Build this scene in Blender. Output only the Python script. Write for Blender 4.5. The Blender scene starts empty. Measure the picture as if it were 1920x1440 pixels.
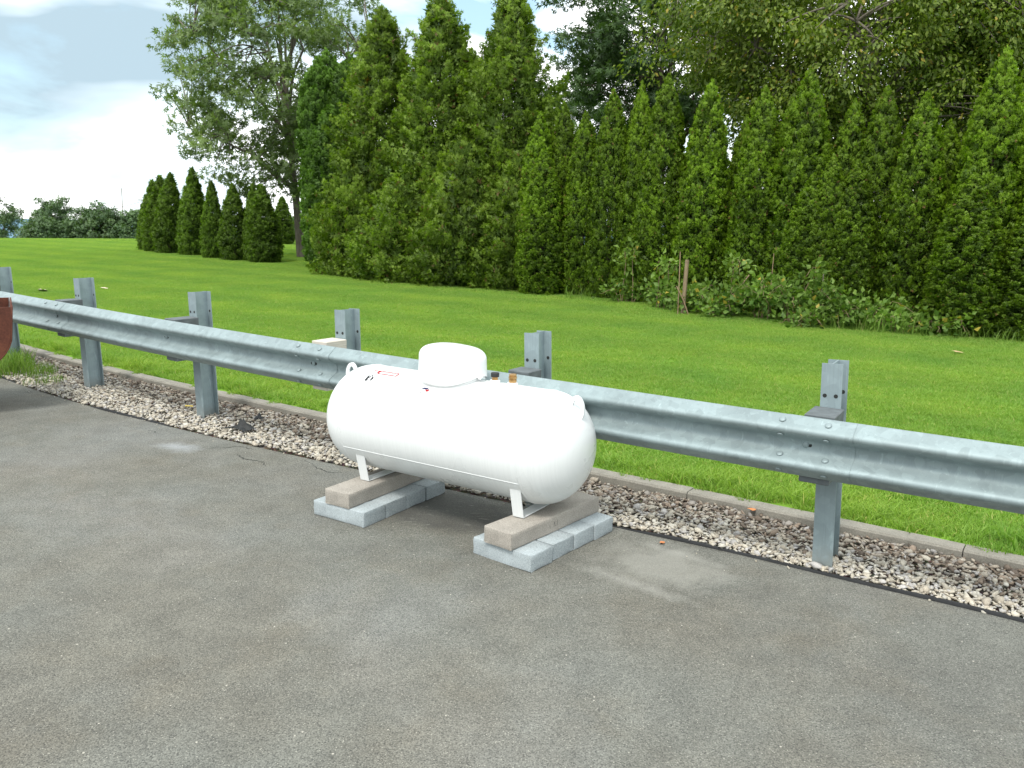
import bpy, bmesh, math, random
import numpy as np
from math import sin, cos, pi, radians, sqrt
from mathutils import Vector, Matrix

# ------------------------------------------------------------------ camera, sky, sun
scene = bpy.context.scene
COL = scene.collection
cam_d = bpy.data.cameras.new('camera'); cam = bpy.data.objects.new('camera', cam_d); COL.objects.link(cam)
cam_d.sensor_fit = 'HORIZONTAL'; cam_d.sensor_width = 36.0; cam_d.lens = 30.04
cam_d.clip_start = 0.05; cam_d.clip_end = 8000
cam.matrix_world = (Matrix.Translation((0, 0, 1.7974)) @ Matrix.Rotation(radians(90 - 11.3335), 4, 'X')
                    @ Matrix.Rotation(radians(1.2687), 4, 'Z'))
scene.camera = cam

SUN_DIR = Vector((-0.25, -0.50, 0.83)).normalized()      # towards the sun
sun_d = bpy.data.lights.new('sun', 'SUN'); sun = bpy.data.objects.new('sun', sun_d); COL.objects.link(sun)
sun_d.energy = 1.5; sun_d.angle = radians(14); sun_d.color = (1.0, 0.965, 0.91)
sun.rotation_euler = SUN_DIR.to_track_quat('Z', 'Y').to_euler()

world = bpy.data.worlds.new('World'); scene.world = world; world.use_nodes = True
def build_world():
    nt = world.node_tree; N = nt.nodes; L = nt.links; N.clear()
    out = N.new('ShaderNodeOutputWorld'); bg = N.new('ShaderNodeBackground')
    sky = N.new('ShaderNodeTexSky'); sky.sky_type = 'NISHITA'; sky.sun_disc = False
    sky.sun_elevation = math.asin(SUN_DIR.z); sky.sun_rotation = math.atan2(SUN_DIR.x, SUN_DIR.y)
    sky.air_density = 1.0; sky.dust_density = 1.5
    bg.inputs['Strength'].default_value = 0.11
    geo = N.new('ShaderNodeTexCoord'); sep = N.new('ShaderNodeSeparateXYZ'); L.new(geo.outputs['Generated'], sep.inputs[0])
    def math_(op, a, b=None, c=None):
        m = N.new('ShaderNodeMath'); m.operation = op
        for i, v in enumerate((a, b, c)):
            if v is None: continue
            if isinstance(v, (int, float)): m.inputs[i].default_value = v
            else: L.new(v, m.inputs[i])
        return m.outputs[0]
    cb = N.new('ShaderNodeCombineXYZ'); L.new(sep.outputs['X'], cb.inputs[0]); L.new(sep.outputs['Y'], cb.inputs[1]); L.new(math_('MULTIPLY', sep.outputs['Z'], 2.5), cb.inputs[2])   # flattened clouds
    def noise(scale, off, detail=7, rough=.55, dist=.3):
        mp = N.new('ShaderNodeMapping'); mp.inputs['Location'].default_value = off; L.new(cb.outputs[0], mp.inputs[0])
        t = N.new('ShaderNodeTexNoise'); t.inputs['Scale'].default_value = scale; t.inputs['Detail'].default_value = detail
        t.inputs['Roughness'].default_value = rough; t.inputs['Distortion'].default_value = dist
        L.new(mp.outputs[0], t.inputs['Vector']); return t.outputs['Fac']
    def ramp(val, stops):
        r = N.new('ShaderNodeValToRGB'); L.new(val, r.inputs[0]); e = r.color_ramp.elements
        while len(e) < len(stops): e.new(.5)
        for el, (p, c) in zip(e, stops): el.position = p; el.color = c
        return r.outputs[0]
    SO = (-8.15, 23.82, 5.61)
    cover = ramp(noise(3.4, SO, 6, .55, .35), [(.33, (0, 0, 0, 1)), (.45, (1, 1, 1, 1))])
    shade = ramp(noise(2.3, (5.0, -2.18, -3.88), 5, .46, .25), [(.47, (9.4, 9.5, 9.5, 1)), (.53, (6.0, 6.8, 7.2, 1)), (.62, (2.5, 3.3, 3.8, 1))])
    pale = N.new('ShaderNodeMixRGB'); pale.inputs[0].default_value = .42      # thin high haze over the blue
    L.new(sky.outputs[0], pale.inputs[1]); pale.inputs[2].default_value = (3.2, 4.9, 5.5, 1)
    mix = N.new('ShaderNodeMixRGB'); L.new(cover, mix.inputs[0]); L.new(pale.outputs[0], mix.inputs[1]); L.new(shade, mix.inputs[2])
    L.new(mix.outputs[0], bg.inputs['Color']); L.new(bg.outputs[0], out.inputs['Surface'])
build_world()
vs = scene.view_settings
vs.view_transform = 'Standard'; vs.look = 'None'; vs.gamma = 1.0; vs.use_curve_mapping = False; vs.exposure = 1.04
scene.cycles.max_bounces = 4; scene.cycles.diffuse_bounces = 2; scene.cycles.glossy_bounces = 2; scene.cycles.transmission_bounces = 3
scene.cycles.use_denoising = True
world.cycles.sampling_method = 'MANUAL'; world.cycles.sample_map_resolution = 256

# ------------------------------------------------------------------ helpers
def tag(o, label=None, cat=None, group=None, kind=None):
    if label: o['label'] = label
    if cat: o['category'] = cat
    if group: o['group'] = group
    if kind: o['kind'] = kind
    return o
def empty(name, loc=(0, 0, 0), rz=0, label=None, cat=None, group=None, kind=None):
    o = bpy.data.objects.new(name, None); COL.objects.link(o); o.location = loc; o.rotation_euler = (0, 0, rz)
    o.empty_display_size = .1
    return tag(o, label, cat, group, kind)
def link(name, me, parent=None, loc=None):
    o = bpy.data.objects.new(name, me); COL.objects.link(o)
    if parent is not None: o.parent = parent
    if loc is not None: o.location = loc
    return o
def mesh_np(name, V, F, mat=None, smooth=False, tint=None, nrm=None):
    V = np.asarray(V, dtype=np.float32).reshape(-1, 3); F = np.asarray(F, dtype=np.int32)
    me = bpy.data.meshes.new(name); k = F.shape[1]; nf = F.shape[0]
    me.vertices.add(len(V)); me.vertices.foreach_set('co', V.ravel())
    me.loops.add(nf * k); me.loops.foreach_set('vertex_index', F.ravel())
    me.polygons.add(nf); me.polygons.foreach_set('loop_start', np.arange(0, nf * k, k, dtype=np.int32))
    me.update(calc_edges=True)
    if smooth: me.polygons.foreach_set('use_smooth', np.ones(nf, dtype=bool))
    if tint is not None:
        a = me.color_attributes.new('tint', 'FLOAT_COLOR', 'POINT')
        t = np.asarray(tint, dtype=np.float32)
        if t.ndim == 1: t = np.stack([t, t, t, np.ones_like(t)], 1)
        a.data.foreach_set('color', t.ravel())
    if mat: me.materials.append(mat)
    if nrm is not None: me.normals_split_custom_set_from_vertices(np.asarray(nrm, dtype=np.float32))
    return me
def bm_mesh(name, bm, mat=None, smooth=False, angle=None):
    me = bpy.data.meshes.new(name); bmesh.ops.recalc_face_normals(bm, faces=bm.faces); bm.to_mesh(me); bm.free()
    if smooth or angle:
        me.polygons.foreach_set('use_smooth', np.ones(len(me.polygons), dtype=bool))
        if angle: me.set_sharp_from_angle(angle=radians(angle))
    if mat: me.materials.append(mat)
    return me
def box_bm(sx, sy, sz, c=(0, 0, 0), bevel=0.0, seg=2, jitter=0.0, rnd=None, cuts=0):
    bm = bmesh.new(); bmesh.ops.create_cube(bm, size=1)
    for v in bm.verts: v.co = Vector((v.co.x * sx + c[0], v.co.y * sy + c[1], v.co.z * sz + c[2]))
    if bevel: bmesh.ops.bevel(bm, geom=bm.edges[:], offset=bevel, segments=seg, profile=.6, affect='EDGES')
    if cuts:
        bmesh.ops.subdivide_edges(bm, edges=[e for e in bm.edges if e.calc_length() > .06], cuts=cuts, use_grid_fill=True)
    if jitter:
        for v in bm.verts: v.co += Vector([rnd.gauss(0, jitter) for _ in range(3)])
    return bm
def tube_np(paths, sides=6):
    """paths: list of (points (n,3), radii (n)) -> verts, quads"""
    Vs, Fs = [], []; off = 0
    for P, R in paths:
        P = np.asarray(P, float); R = np.asarray(R, float); n = len(P)
        T = np.gradient(P, axis=0); T /= np.linalg.norm(T, axis=1)[:, None] + 1e-9
        ref = np.where(np.abs(T[:, 2:3]) > .9, np.array([[1., 0, 0]]), np.array([[0., 0, 1]]))
        A = np.cross(T, ref); A /= np.linalg.norm(A, axis=1)[:, None] + 1e-9; B = np.cross(T, A)
        an = np.linspace(0, 2 * pi, sides, endpoint=False)
        V = P[:, None] + R[:, None, None] * (A[:, None] * np.cos(an)[None, :, None] + B[:, None] * np.sin(an)[None, :, None])
        Vs.append(V.reshape(-1, 3))
        i = np.arange(n - 1)[:, None] * sides; j = np.arange(sides)[None]; j2 = (j + 1) % sides
        Fs.append(np.stack([i + j, i + j2, i + sides + j2, i + sides + j], -1).reshape(-1, 4) + off); off += n * sides
    return np.concatenate(Vs), np.concatenate(Fs)
def lathe_bm(prof, seg=32, axis='Z', cap=True):
    bm = bmesh.new(); rings = []
    for (a, r) in prof:
        ring = []
        for i in range(seg):
            t = 2 * pi * i / seg
            p = (r * cos(t), r * sin(t), a) if axis == 'Z' else (a, r * cos(t), r * sin(t))
            ring.append(bm.verts.new(p))
        rings.append(ring)
    for r0, r1 in zip(rings, rings[1:]):
        for i in range(seg): bm.faces.new((r0[i], r0[(i + 1) % seg], r1[(i + 1) % seg], r1[i]))
    if cap:
        bm.faces.new(rings[0][::-1]); bm.faces.new(rings[-1])
    return bm
def hash3(ix, iy, iz, seed):
    h = (ix.astype(np.int64) * 374761393 + iy.astype(np.int64) * 668265263 + iz.astype(np.int64) * 2147483647 + seed * 1274126177) & 0xffffffff
    h = ((h ^ (h >> 13)) * 1274126177) & 0xffffffff
    return ((h ^ (h >> 16)) & 0xffff) / 65535.0
def vnoise(P, seed=0):
    P = np.asarray(P, float); I = np.floor(P); fr = P - I; fr = fr * fr * (3 - 2 * fr); I = I.astype(np.int64)
    r = 0
    for dx in (0, 1):
        for dy in (0, 1):
            for dz in (0, 1):
                w = (fr[:, 0] if dx else 1 - fr[:, 0]) * (fr[:, 1] if dy else 1 - fr[:, 1]) * (fr[:, 2] if dz else 1 - fr[:, 2])
                r = r + w * hash3(I[:, 0] + dx, I[:, 1] + dy, I[:, 2] + dz, seed)
    return r
def unit(a): return a / (np.linalg.norm(a, axis=-1, keepdims=True) + 1e-9)

# curve frame that runs along the guard rail: S along the rail, t towards the car park
C0 = np.array([-5.5904, 9.4091]); AX = np.array([0.816905, -0.576772]); NR = np.array([-0.576772, -0.816905])
def polyc(co, S, lo, hi):
    S = np.asarray(S, float); Sc = np.clip(S, lo, hi); d = np.polyder(co)
    return np.polyval(co, Sc) + np.polyval(d, Sc) * (S - Sc)
def t_post(S): return polyc([-.00737415, .06936361, -.00810893], S, -1.0, 10.0)
def t_kerb(S): return polyc([0.00060662, -0.01227539, 0.05106967, -0.47944561], S, -2.0, 10.0)       # back edge of the kerb top
def t_edge(S): return polyc([0.0019585, -0.0372566, 0.15457467, 0.33255658], S, -1.0, 9.9)           # edge of the asphalt
def W(S, t):
    S = np.asarray(S, float); t = np.asarray(t, float)
    return C0[0] + AX[0] * S + NR[0] * t, C0[1] + AX[1] * S + NR[1] * t
def to_st(x, y):
    dx = np.asarray(x) - C0[0]; dy = np.asarray(y) - C0[1]
    return dx * AX[0] + dy * AX[1], dx * NR[0] + dy * NR[1]

# ------------------------------------------------------------------ materials
class M:
    def __init__(s, name, rough=.6, metal=0.0, spec=.5):
        s.m = bpy.data.materials.new(name); s.m.use_nodes = True; s.nt = s.m.node_tree; s.N = s.nt.nodes; s.L = s.nt.links
        s.b = s.N['Principled BSDF']; s.b.inputs['Roughness'].default_value = rough; s.b.inputs['Metallic'].default_value = metal
        s.b.inputs['Specular IOR Level'].default_value = spec; s._c = None
    def coord(s, kind='Object', scale=(1, 1, 1), loc=(0, 0, 0), rot=(0, 0, 0)):
        if kind == 'World':
            g = s.N.new('ShaderNodeNewGeometry'); src = g.outputs['Position']
        else:
            g = s.N.new('ShaderNodeTexCoord'); src = g.outputs[kind]
        mp = s.N.new('ShaderNodeMapping'); mp.inputs['Scale'].default_value = scale; mp.inputs['Location'].default_value = loc; mp.inputs['Rotation'].default_value = rot
        s.L.new(src, mp.inputs[0]); return mp.outputs[0]
    def noise(s, vec, scale, detail=4, rough=.55, dist=0):
        t = s.N.new('ShaderNodeTexNoise'); s.L.new(vec, t.inputs['Vector']); t.inputs['Scale'].default_value = scale
        t.inputs['Detail'].default_value = detail; t.inputs['Roughness'].default_value = rough; t.inputs['Distortion'].default_value = dist
        return t.outputs['Fac']
    def voro(s, vec, scale, feature='F1', out='Distance', rnd=1.0):
        t = s.N.new('ShaderNodeTexVoronoi'); s.L.new(vec, t.inputs['Vector']); t.inputs['Scale'].default_value = scale; t.feature = feature
        t.inputs['Randomness'].default_value = rnd
        return t.outputs[out]
    def ramp(s, val, stops, interp='LINEAR'):
        r = s.N.new('ShaderNodeValToRGB'); s.L.new(val, r.inputs[0]); r.color_ramp.interpolation = interp; e = r.color_ramp.elements
        while len(e) < len(stops): e.new(.5)
        for el, (p, c) in zip(e, stops):
            el.position = p; el.color = (c, c, c, 1) if isinstance(c, (int, float)) else (*c[:3], 1)
        return r.outputs[0]
    def mix(s, fac, a, b, mode='MIX'):
        m = s.N.new('ShaderNodeMixRGB'); m.blend_type = mode
        for i, v in ((0, fac), (1, a), (2, b)):
            if isinstance(v, (int, float)): m.inputs[i].default_value = v if i == 0 else (v, v, v, 1)
            elif isinstance(v, tuple): m.inputs[i].default_value = (*v[:3], 1)
            else: s.L.new(v, m.inputs[i])
        return m.outputs[0]
    def math(s, op, a, b=None, c=None, clamp=False):
        m = s.N.new('ShaderNodeMath'); m.operation = op; m.use_clamp = clamp
        for i, v in enumerate((a, b, c)):
            if v is None: continue
            if isinstance(v, (int, float)): m.inputs[i].default_value = v
            else: s.L.new(v, m.inputs[i])
        return m.outputs[0]
    def sep(s, vec):
        n = s.N.new('ShaderNodeSeparateXYZ'); s.L.new(vec, n.inputs[0]); return n.outputs
    def attr(s, name='tint'):
        a = s.N.new('ShaderNodeAttribute'); a.attribute_name = name; return a.outputs['Color']
    def objrand(s):
        return s.N.new('ShaderNodeObjectInfo').outputs['Random']
    def color(s, c):
        if isinstance(c, tuple): s.b.inputs['Base Color'].default_value = (*c[:3], 1)
        else: s.L.new(c, s.b.inputs['Base Color'])
        return s
    def rough(s, r): s.L.new(r, s.b.inputs['Roughness']); return s
    def bump(s, h, strength=.3, dist=.01):
        b = s.N.new('ShaderNodeBump'); b.inputs['Strength'].default_value = strength; b.inputs['Distance'].default_value = dist
        s.L.new(h, b.inputs['Height']); s.L.new(b.outputs[0], s.b.inputs['Normal']); return s
    def translucent(s, col, fac=.3):
        t = s.N.new('ShaderNodeBsdfTranslucent'); mx = s.N.new('ShaderNodeMixShader'); mx.inputs[0].default_value = fac
        if isinstance(col, tuple): t.inputs[0].default_value = (*col, 1)
        else: s.L.new(col, t.inputs[0])
        s.L.new(s.b.outputs[0], mx.inputs[1]); s.L.new(t.outputs[0], mx.inputs[2])
        s.L.new(mx.outputs[0], s.N['Material Output'].inputs['Surface']); return s

def plain(name, col, rough=.6, metal=0, spec=.5, var=.12, scale=30):
    m = M(name, rough, metal, spec); v = m.coord('Object'); n = m.noise(v, scale, 5, .6)
    f = m.ramp(n, [(.3, 1 - var), (.7, 1 + var)])
    m.color(m.mix(1.0, tuple(col), f, 'MULTIPLY')); return m

def mat_asphalt():
    m = M('asphalt', .88, 0, .3); v = m.coord('World')
    big = m.noise(v, .55, 5, .55, .4); big2 = m.noise(m.coord('World', loc=(11, 4, 0)), .9, 4, .6); mid = m.noise(v, 5, 5, .6); fine = m.noise(v, 160, 2, .7)
    base = m.ramp(big, [(.34, (.137, .132, .111)), (.50, (.154, .149, .124)), (.64, (.176, .171, .149))])
    cool = m.mix(m.ramp(big2, [(.42, 0.0), (.6, .9)]), base, m.mix(1.0, base, (1.0, 1.05, 1.10), 'MULTIPLY'))
    warm = m.mix(m.ramp(m.noise(m.coord('World', loc=(3, 9, 0)), 1.7, 4, .6), [(.54, 0.0), (.7, .32)]), cool, (.148, .128, .092))
    c = m.mix(1.0, warm, m.ramp(mid, [(.3, .86), (.7, 1.12)]), 'MULTIPLY')
    c = m.mix(1.0, c, m.ramp(fine, [(.3, .55), (.7, 1.40)]), 'MULTIPLY')
    # aggregate: each stone its own shade, a few pale ones
    cell = m.voro(v, 150, 'F1', 'Color'); cd = m.voro(v, 150, 'F1', 'Distance'); sc = m.sep(cell)
    c = m.mix(.42, c, m.mix(1.0, c, m.ramp(sc[0], [(0, .45), (1, 1.55)]), 'MULTIPLY'))
    pale = m.math('MULTIPLY', m.math('GREATER_THAN', sc[1], .94), m.math('LESS_THAN', cd, .34))
    c = m.mix(m.math('MULTIPLY', pale, .75), c, (.42, .40, .34))
    dark = m.math('MULTIPLY', m.math('LESS_THAN', sc[2], .13), m.math('LESS_THAN', cd, .45))
    c = m.mix(m.math('MULTIPLY', dark, .55), c, (.035, .036, .036))
    cell2 = m.voro(v, 42, 'F1', 'Color'); cd2 = m.voro(v, 42, 'F1', 'Distance'); s2 = m.sep(cell2)
    chip = m.math('MULTIPLY', m.math('GREATER_THAN', s2[1], .972), m.math('LESS_THAN', cd2, .16))
    c = m.mix(m.math('MULTIPLY', chip, .8), c, (.5, .47, .4))
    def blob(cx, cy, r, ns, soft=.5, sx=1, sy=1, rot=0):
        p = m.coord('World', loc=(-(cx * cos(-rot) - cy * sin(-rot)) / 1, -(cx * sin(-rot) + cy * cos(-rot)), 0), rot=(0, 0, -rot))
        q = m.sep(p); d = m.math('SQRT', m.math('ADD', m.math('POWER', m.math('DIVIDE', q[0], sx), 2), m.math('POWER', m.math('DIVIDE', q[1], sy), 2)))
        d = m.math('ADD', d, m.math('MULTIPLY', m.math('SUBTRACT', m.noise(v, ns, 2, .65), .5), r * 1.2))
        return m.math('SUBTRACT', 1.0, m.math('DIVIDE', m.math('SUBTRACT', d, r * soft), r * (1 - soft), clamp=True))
    # spilled pale dust, limy rectangle where blocks stood before, darker asphalt under the tank
    c = m.mix(m.math('MULTIPLY', blob(-2.52, 6.25, .17, 9, .1, 1.5, .8, radians(-30)), .42), c, (.40, .43, .45))
    c = m.mix(m.math('MULTIPLY', blob(.80, 4.22, .36, 6, .35, 1.15, .9, radians(-38)), .55), c, (.29, .285, .25))
    ln = blob(.62, 3.98, .055, 16, .1, 7.6, 1.3, radians(-38.5)); c = m.mix(m.math('MULTIPLY', ln, .42), c, (.33, .325, .29))
    ln2 = blob(.95, 4.36, .05, 14, .1, 7.2, 1.0, radians(-38.5)); c = m.mix(m.math('MULTIPLY', ln2, .30), c, (.33, .325, .29))
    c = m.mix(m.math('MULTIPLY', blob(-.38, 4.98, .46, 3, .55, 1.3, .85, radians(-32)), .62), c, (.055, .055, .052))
    sm = m.math('MULTIPLY', m.ramp(m.noise(m.coord('World', scale=(2.2, 13, 1), rot=(0, 0, radians(28))), 3, 5, .7), [(.60, 0.0), (.68, 1.0)]), blob(-.40, 4.70, .62, 3, .6, 1.25, .75, radians(-32)))
    c = m.mix(m.math('MULTIPLY', sm, .5), c, (.40, .39, .35))
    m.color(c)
    h = m.math('ADD', m.math('MULTIPLY', fine, .5), m.math('MULTIPLY', cd, -.9))
    m.bump(h, .55, .006); return m.m

def mat_galv(name, base, var=1.0):
    m = M(name, .5, .40, .4); v = m.coord('Object')
    sp = m.sep(m.voro(v, 24, 'F1', 'Color')); big = m.noise(v, 3.0, 5, .6, .5)
    st = m.noise(m.coord('Object', scale=(14, 14, 1.6)), 2.2, 5, .65, 1.2); drip = m.noise(m.coord('Object', scale=(60, 60, 2)), 1.5, 3, .6)
    c = m.mix(1.0, tuple(base), m.ramp(sp[0], [(0, 1 - .10 * var), (1, 1 + .10 * var)]), 'MULTIPLY')
    c = m.mix(1.0, c, m.ramp(big, [(.3, .84), (.7, 1.14)]), 'MULTIPLY')
    c = m.mix(m.ramp(st, [(.60, 0.0), (.72, .75)]), c, tuple(min(.8, k * 1.42) for k in base))
    c = m.mix(m.ramp(drip, [(.56, 0.0), (.75, .35)]), c, tuple(k * .62 for k in base))
    wz = m.math('ADD', m.sep(m.coord('World'))[2], m.math('MULTIPLY', m.math('SUBTRACT', m.noise(v, 22, 4, .7), .5), .16)); c = m.mix(m.ramp(wz, [(.02, .45), (.13, 0.0)]), c, (.20, .18, .145))
    m.color(c); m.rough(m.ramp(big, [(.3, .52), (.7, .70)])); m.bump(m.noise(v, 60, 3, .6), .06, .004); return m.m

def mat_concrete(name, col, pits=1.0, rough=.9):
    m = M(name, rough, 0, .25); v = m.coord('Object'); r = m.objrand()
    n1 = m.noise(v, 7, 5, .6, .3); n2 = m.noise(v, 140, 3, .7); n3 = m.noise(v, 420, 2, .6)
    c = m.mix(1.0, tuple(col), m.ramp(n1, [(.3, .84), (.7, 1.14)]), 'MULTIPLY')
    c = m.mix(1.0, c, m.ramp(n2, [(.32, .74), (.66, 1.2)]), 'MULTIPLY')
    c = m.mix(1.0, c, m.ramp(r, [(0, .93), (1, 1.06)]), 'MULTIPLY')
    pit = m.math('LESS_THAN', m.voro(v, 95), .14); c = m.mix(m.math('MULTIPLY', pit, .5 * pits), c, tuple(k * .35 for k in col))
    m.color(c); m.bump(m.math('ADD', n2, m.math('MULTIPLY', n3, .6)), .35, .004); return m.m

def mat_leaf(name, dark, light, alt=None, altp=.1, trans=.38, rough=.55, wn=1.2):
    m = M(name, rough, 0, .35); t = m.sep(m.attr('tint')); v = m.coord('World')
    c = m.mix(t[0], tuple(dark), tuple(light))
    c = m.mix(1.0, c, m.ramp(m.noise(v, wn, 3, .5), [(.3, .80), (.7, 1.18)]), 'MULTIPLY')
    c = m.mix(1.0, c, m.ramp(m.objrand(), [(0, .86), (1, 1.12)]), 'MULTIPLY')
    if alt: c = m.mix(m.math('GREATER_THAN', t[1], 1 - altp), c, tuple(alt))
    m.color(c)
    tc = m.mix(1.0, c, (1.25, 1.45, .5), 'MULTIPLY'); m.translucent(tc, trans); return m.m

MAT = {}
MAT['asphalt'] = mat_asphalt()
MAT['galv'] = mat_galv('galvanized_steel', (.265, .325, .33))
MAT['galv_post'] = mat_galv('galvanized_post', (.27, .335, .35), .6)
MAT['block_grey'] = mat_concrete('grey_concrete', (.345, .385, .395))
MAT['block_tan'] = mat_concrete('tan_concrete', (.335, .308, .268))
MAT['kerb'] = mat_concrete('kerb_concrete', (.24, .225, .19))
def mat_white():
    m = M('white_paint', .30, 0, .5); v = m.coord('Object'); n = m.noise(m.coord('Object', scale=(95, 1.2, 1.2)), 1.4, 3, .6)
    d = m.noise(v, 2.5, 4, .6)
    c = m.mix(1.0, (.755, .775, .765), m.ramp(n, [(.35, .955), (.65, 1.0)]), 'MULTIPLY'); c = m.mix(1.0, c, m.ramp(d, [(.3, .965), (.7, 1.0)]), 'MULTIPLY')
    m.color(c); m.rough(m.ramp(d, [(.3, .24), (.7, .36)])); m.bump(m.noise(v, 5, 3, .5), .03, .01); return m.m
MAT['white'] = mat_white()
MAT['white_dome'] = plain('white_dome_paint', (.80, .81, .80), .26, var=.02, scale=4).m
MAT['brass'] = plain('brass', (.50, .30, .12), .38, .85, var=.2, scale=60).m
MAT['black_plastic'] = plain('black_plastic', (.016, .018, .018), .7, var=.3).m
MAT['rubber'] = plain('black_rubber', (.014, .015, .016), .8, var=.35, scale=12).m
MAT['grey_block'] = plain('grey_composite', (.105, .12, .125), .75, var=.25, scale=18).m
def mat_wood(name, a, b, sc=(30, 30, 2)):
    m = M(name, .85, 0, .2); n = m.noise(m.coord('Object', scale=sc), 2, 5, .65, .4); m.color(m.ramp(n, [(.3, a), (.7, b)])); m.bump(n, .3, .005); return m.m
MAT['pale_wood'] = mat_wood('pale_wood', (.44, .40, .34), (.60, .56, .49), (3, 3, 40))
MAT['old_wood'] = mat_wood('weathered_wood', (.16, .115, .07), (.30, .23, .15))
MAT['bark'] = mat_wood('bark', (.045, .035, .027), (.12, .095, .07), (9, 9, 2))
MAT['bark_grey'] = mat_wood('grey_bark', (.09, .078, .062), (.20, .175, .14), (9, 9, 2))
MAT['cane'] = mat_wood('dry_cane', (.20, .13, .08), (.36, .26, .17))
def mat_rust():
    m = M('rust', .85, .1, .3); v = m.coord('Object'); n = m.noise(v, 5, 6, .65, .4); f = m.noise(v, 60, 3, .6)
    c = m.ramp(n, [(.3, (.070, .026, .018)), (.5, (.115, .040, .025)), (.7, (.165, .060, .034))]); m.color(m.mix(1.0, c, m.ramp(f, [(.3, .75), (.7, 1.2)]), 'MULTIPLY')); m.bump(f, .3, .004); return m.m
MAT['rust'] = mat_rust()
MAT['red'] = plain('red_print', (.34, .010, .016), .9, var=.05).m
MAT['pink'] = plain('faded_red_print', (.46, .075, .085), .9, var=.05).m
MAT['ink'] = plain('dark_print', (.03, .03, .033), .9, var=.1).m
MAT['greyink'] = plain('faded_print', (.17, .17, .18), .9, var=.1).m
MAT['navy'] = plain('navy_print', (.012, .016, .07), .9, var=.05).m
MAT['dark'] = plain('flat_dark', (.02, .022, .02), .9, var=.1).m
def mat_soil():
    m = M('gravel_soil', .95, 0, .2); v = m.coord('World'); n = m.noise(v, 18, 5, .65); f = m.voro(v, 45, 'F1', 'Color')
    c = m.ramp(n, [(.3, (.075, .058, .042)), (.7, (.19, .16, .125))]); m.color(m.mix(.5, c, m.mix(1.0, c, f, 'MULTIPLY'))); m.bump(m.voro(v, 45), .6, .01); return m.m
MAT['soil'] = mat_soil()
def mat_stone():
    m = M('crushed_stone', .85, 0, .3); c = m.attr('tint'); v = m.coord('World'); n = m.noise(v, 130, 3, .65)
    m.color(m.mix(1.0, c, m.ramp(n, [(.3, .78), (.7, 1.16)]), 'MULTIPLY')); m.bump(n, .25, .003); return m.m
MAT['stone'] = mat_stone()
def mat_lawn(blades):
    m = M('grass_blades' if blades else 'lawn_soil', .6 if blades else .95, 0, .25); v = m.coord('World')
    st = m.coord('World', loc=(0, 0, 0), rot=(0, 0, radians(35.2)))      # stripes run along the kerb
    y = m.sep(st)[1]; wob = m.noise(v, .35, 3, .5)
    ph = m.math('ADD', m.math('MULTIPLY', y, 2 * pi / 1.9), m.math('MULTIPLY', wob, 5.0))
    stripe = m.math('ADD', m.math('MULTIPLY', m.math('SINE', ph), .5), .5)
    patch = m.noise(v, .8, 5, .65); fine = m.noise(v, 9, 3, .6)
    if blades:
        t = m.sep(m.attr('tint'))
        c = m.mix(t[0], (.165, .300, .042), (.290, .450, .092))
        c = m.mix(m.math('GREATER_THAN', t[1], .955), c, (.42, .44, .15))
    else:
        c = m.ramp(fine, [(.3, (.120, .235, .022)), (.7, (.185, .345, .040))])
    c = m.mix(1.0, c, m.ramp(stripe, [(.1, (.92, .94, .94)), (.9, (1.06, 1.04, 1.0))]), 'MULTIPLY')
    c = m.mix(1.0, c, m.ramp(patch, [(.3, (.82, .91, .95)), (.7, (1.20, 1.08, 1.0))]), 'MULTIPLY')
    m.color(c)
    if blades: m.translucent(m.mix(1.0, c, (1.25, 1.35, .6), 'MULTIPLY'), .42)
    return m.m
MAT['blade'] = mat_lawn(True); MAT['lawn'] = mat_lawn(False)
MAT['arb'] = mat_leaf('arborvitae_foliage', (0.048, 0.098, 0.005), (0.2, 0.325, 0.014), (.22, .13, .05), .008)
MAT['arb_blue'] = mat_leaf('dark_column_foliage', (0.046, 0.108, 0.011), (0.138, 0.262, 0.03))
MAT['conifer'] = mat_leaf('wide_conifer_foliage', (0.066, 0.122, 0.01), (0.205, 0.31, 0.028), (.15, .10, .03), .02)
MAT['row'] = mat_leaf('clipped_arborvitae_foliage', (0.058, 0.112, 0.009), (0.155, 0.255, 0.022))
MAT['ash'] = mat_leaf('ash_leaves', (0.108, 0.168, 0.056), (0.245, 0.33, 0.122), None, 0, .38)
MAT['maple'] = mat_leaf('dark_tree_leaves', (0.04, 0.082, 0.024), (0.11, 0.185, 0.062), None, 0, .30)
MAT['walnut'] = mat_leaf('yellowing_leaves', (0.07, 0.118, 0.012), (0.225, 0.29, 0.042), (.34, .28, .045), .025, .38)
MAT['far'] = mat_leaf('far_tree_leaves', (0.06, 0.112, 0.048), (0.14, 0.215, 0.09), None, 0, .2)
MAT['bramble'] = mat_leaf('bramble_leaves', (0.058, 0.13, 0.016), (0.205, 0.315, 0.062), (.42, .34, .06), .03, .35)
MAT['weed'] = mat_leaf('weed_blades', (0.08, 0.165, 0.018), (0.2, 0.31, 0.05), (.34, .32, .14), .05, .3)

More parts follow.
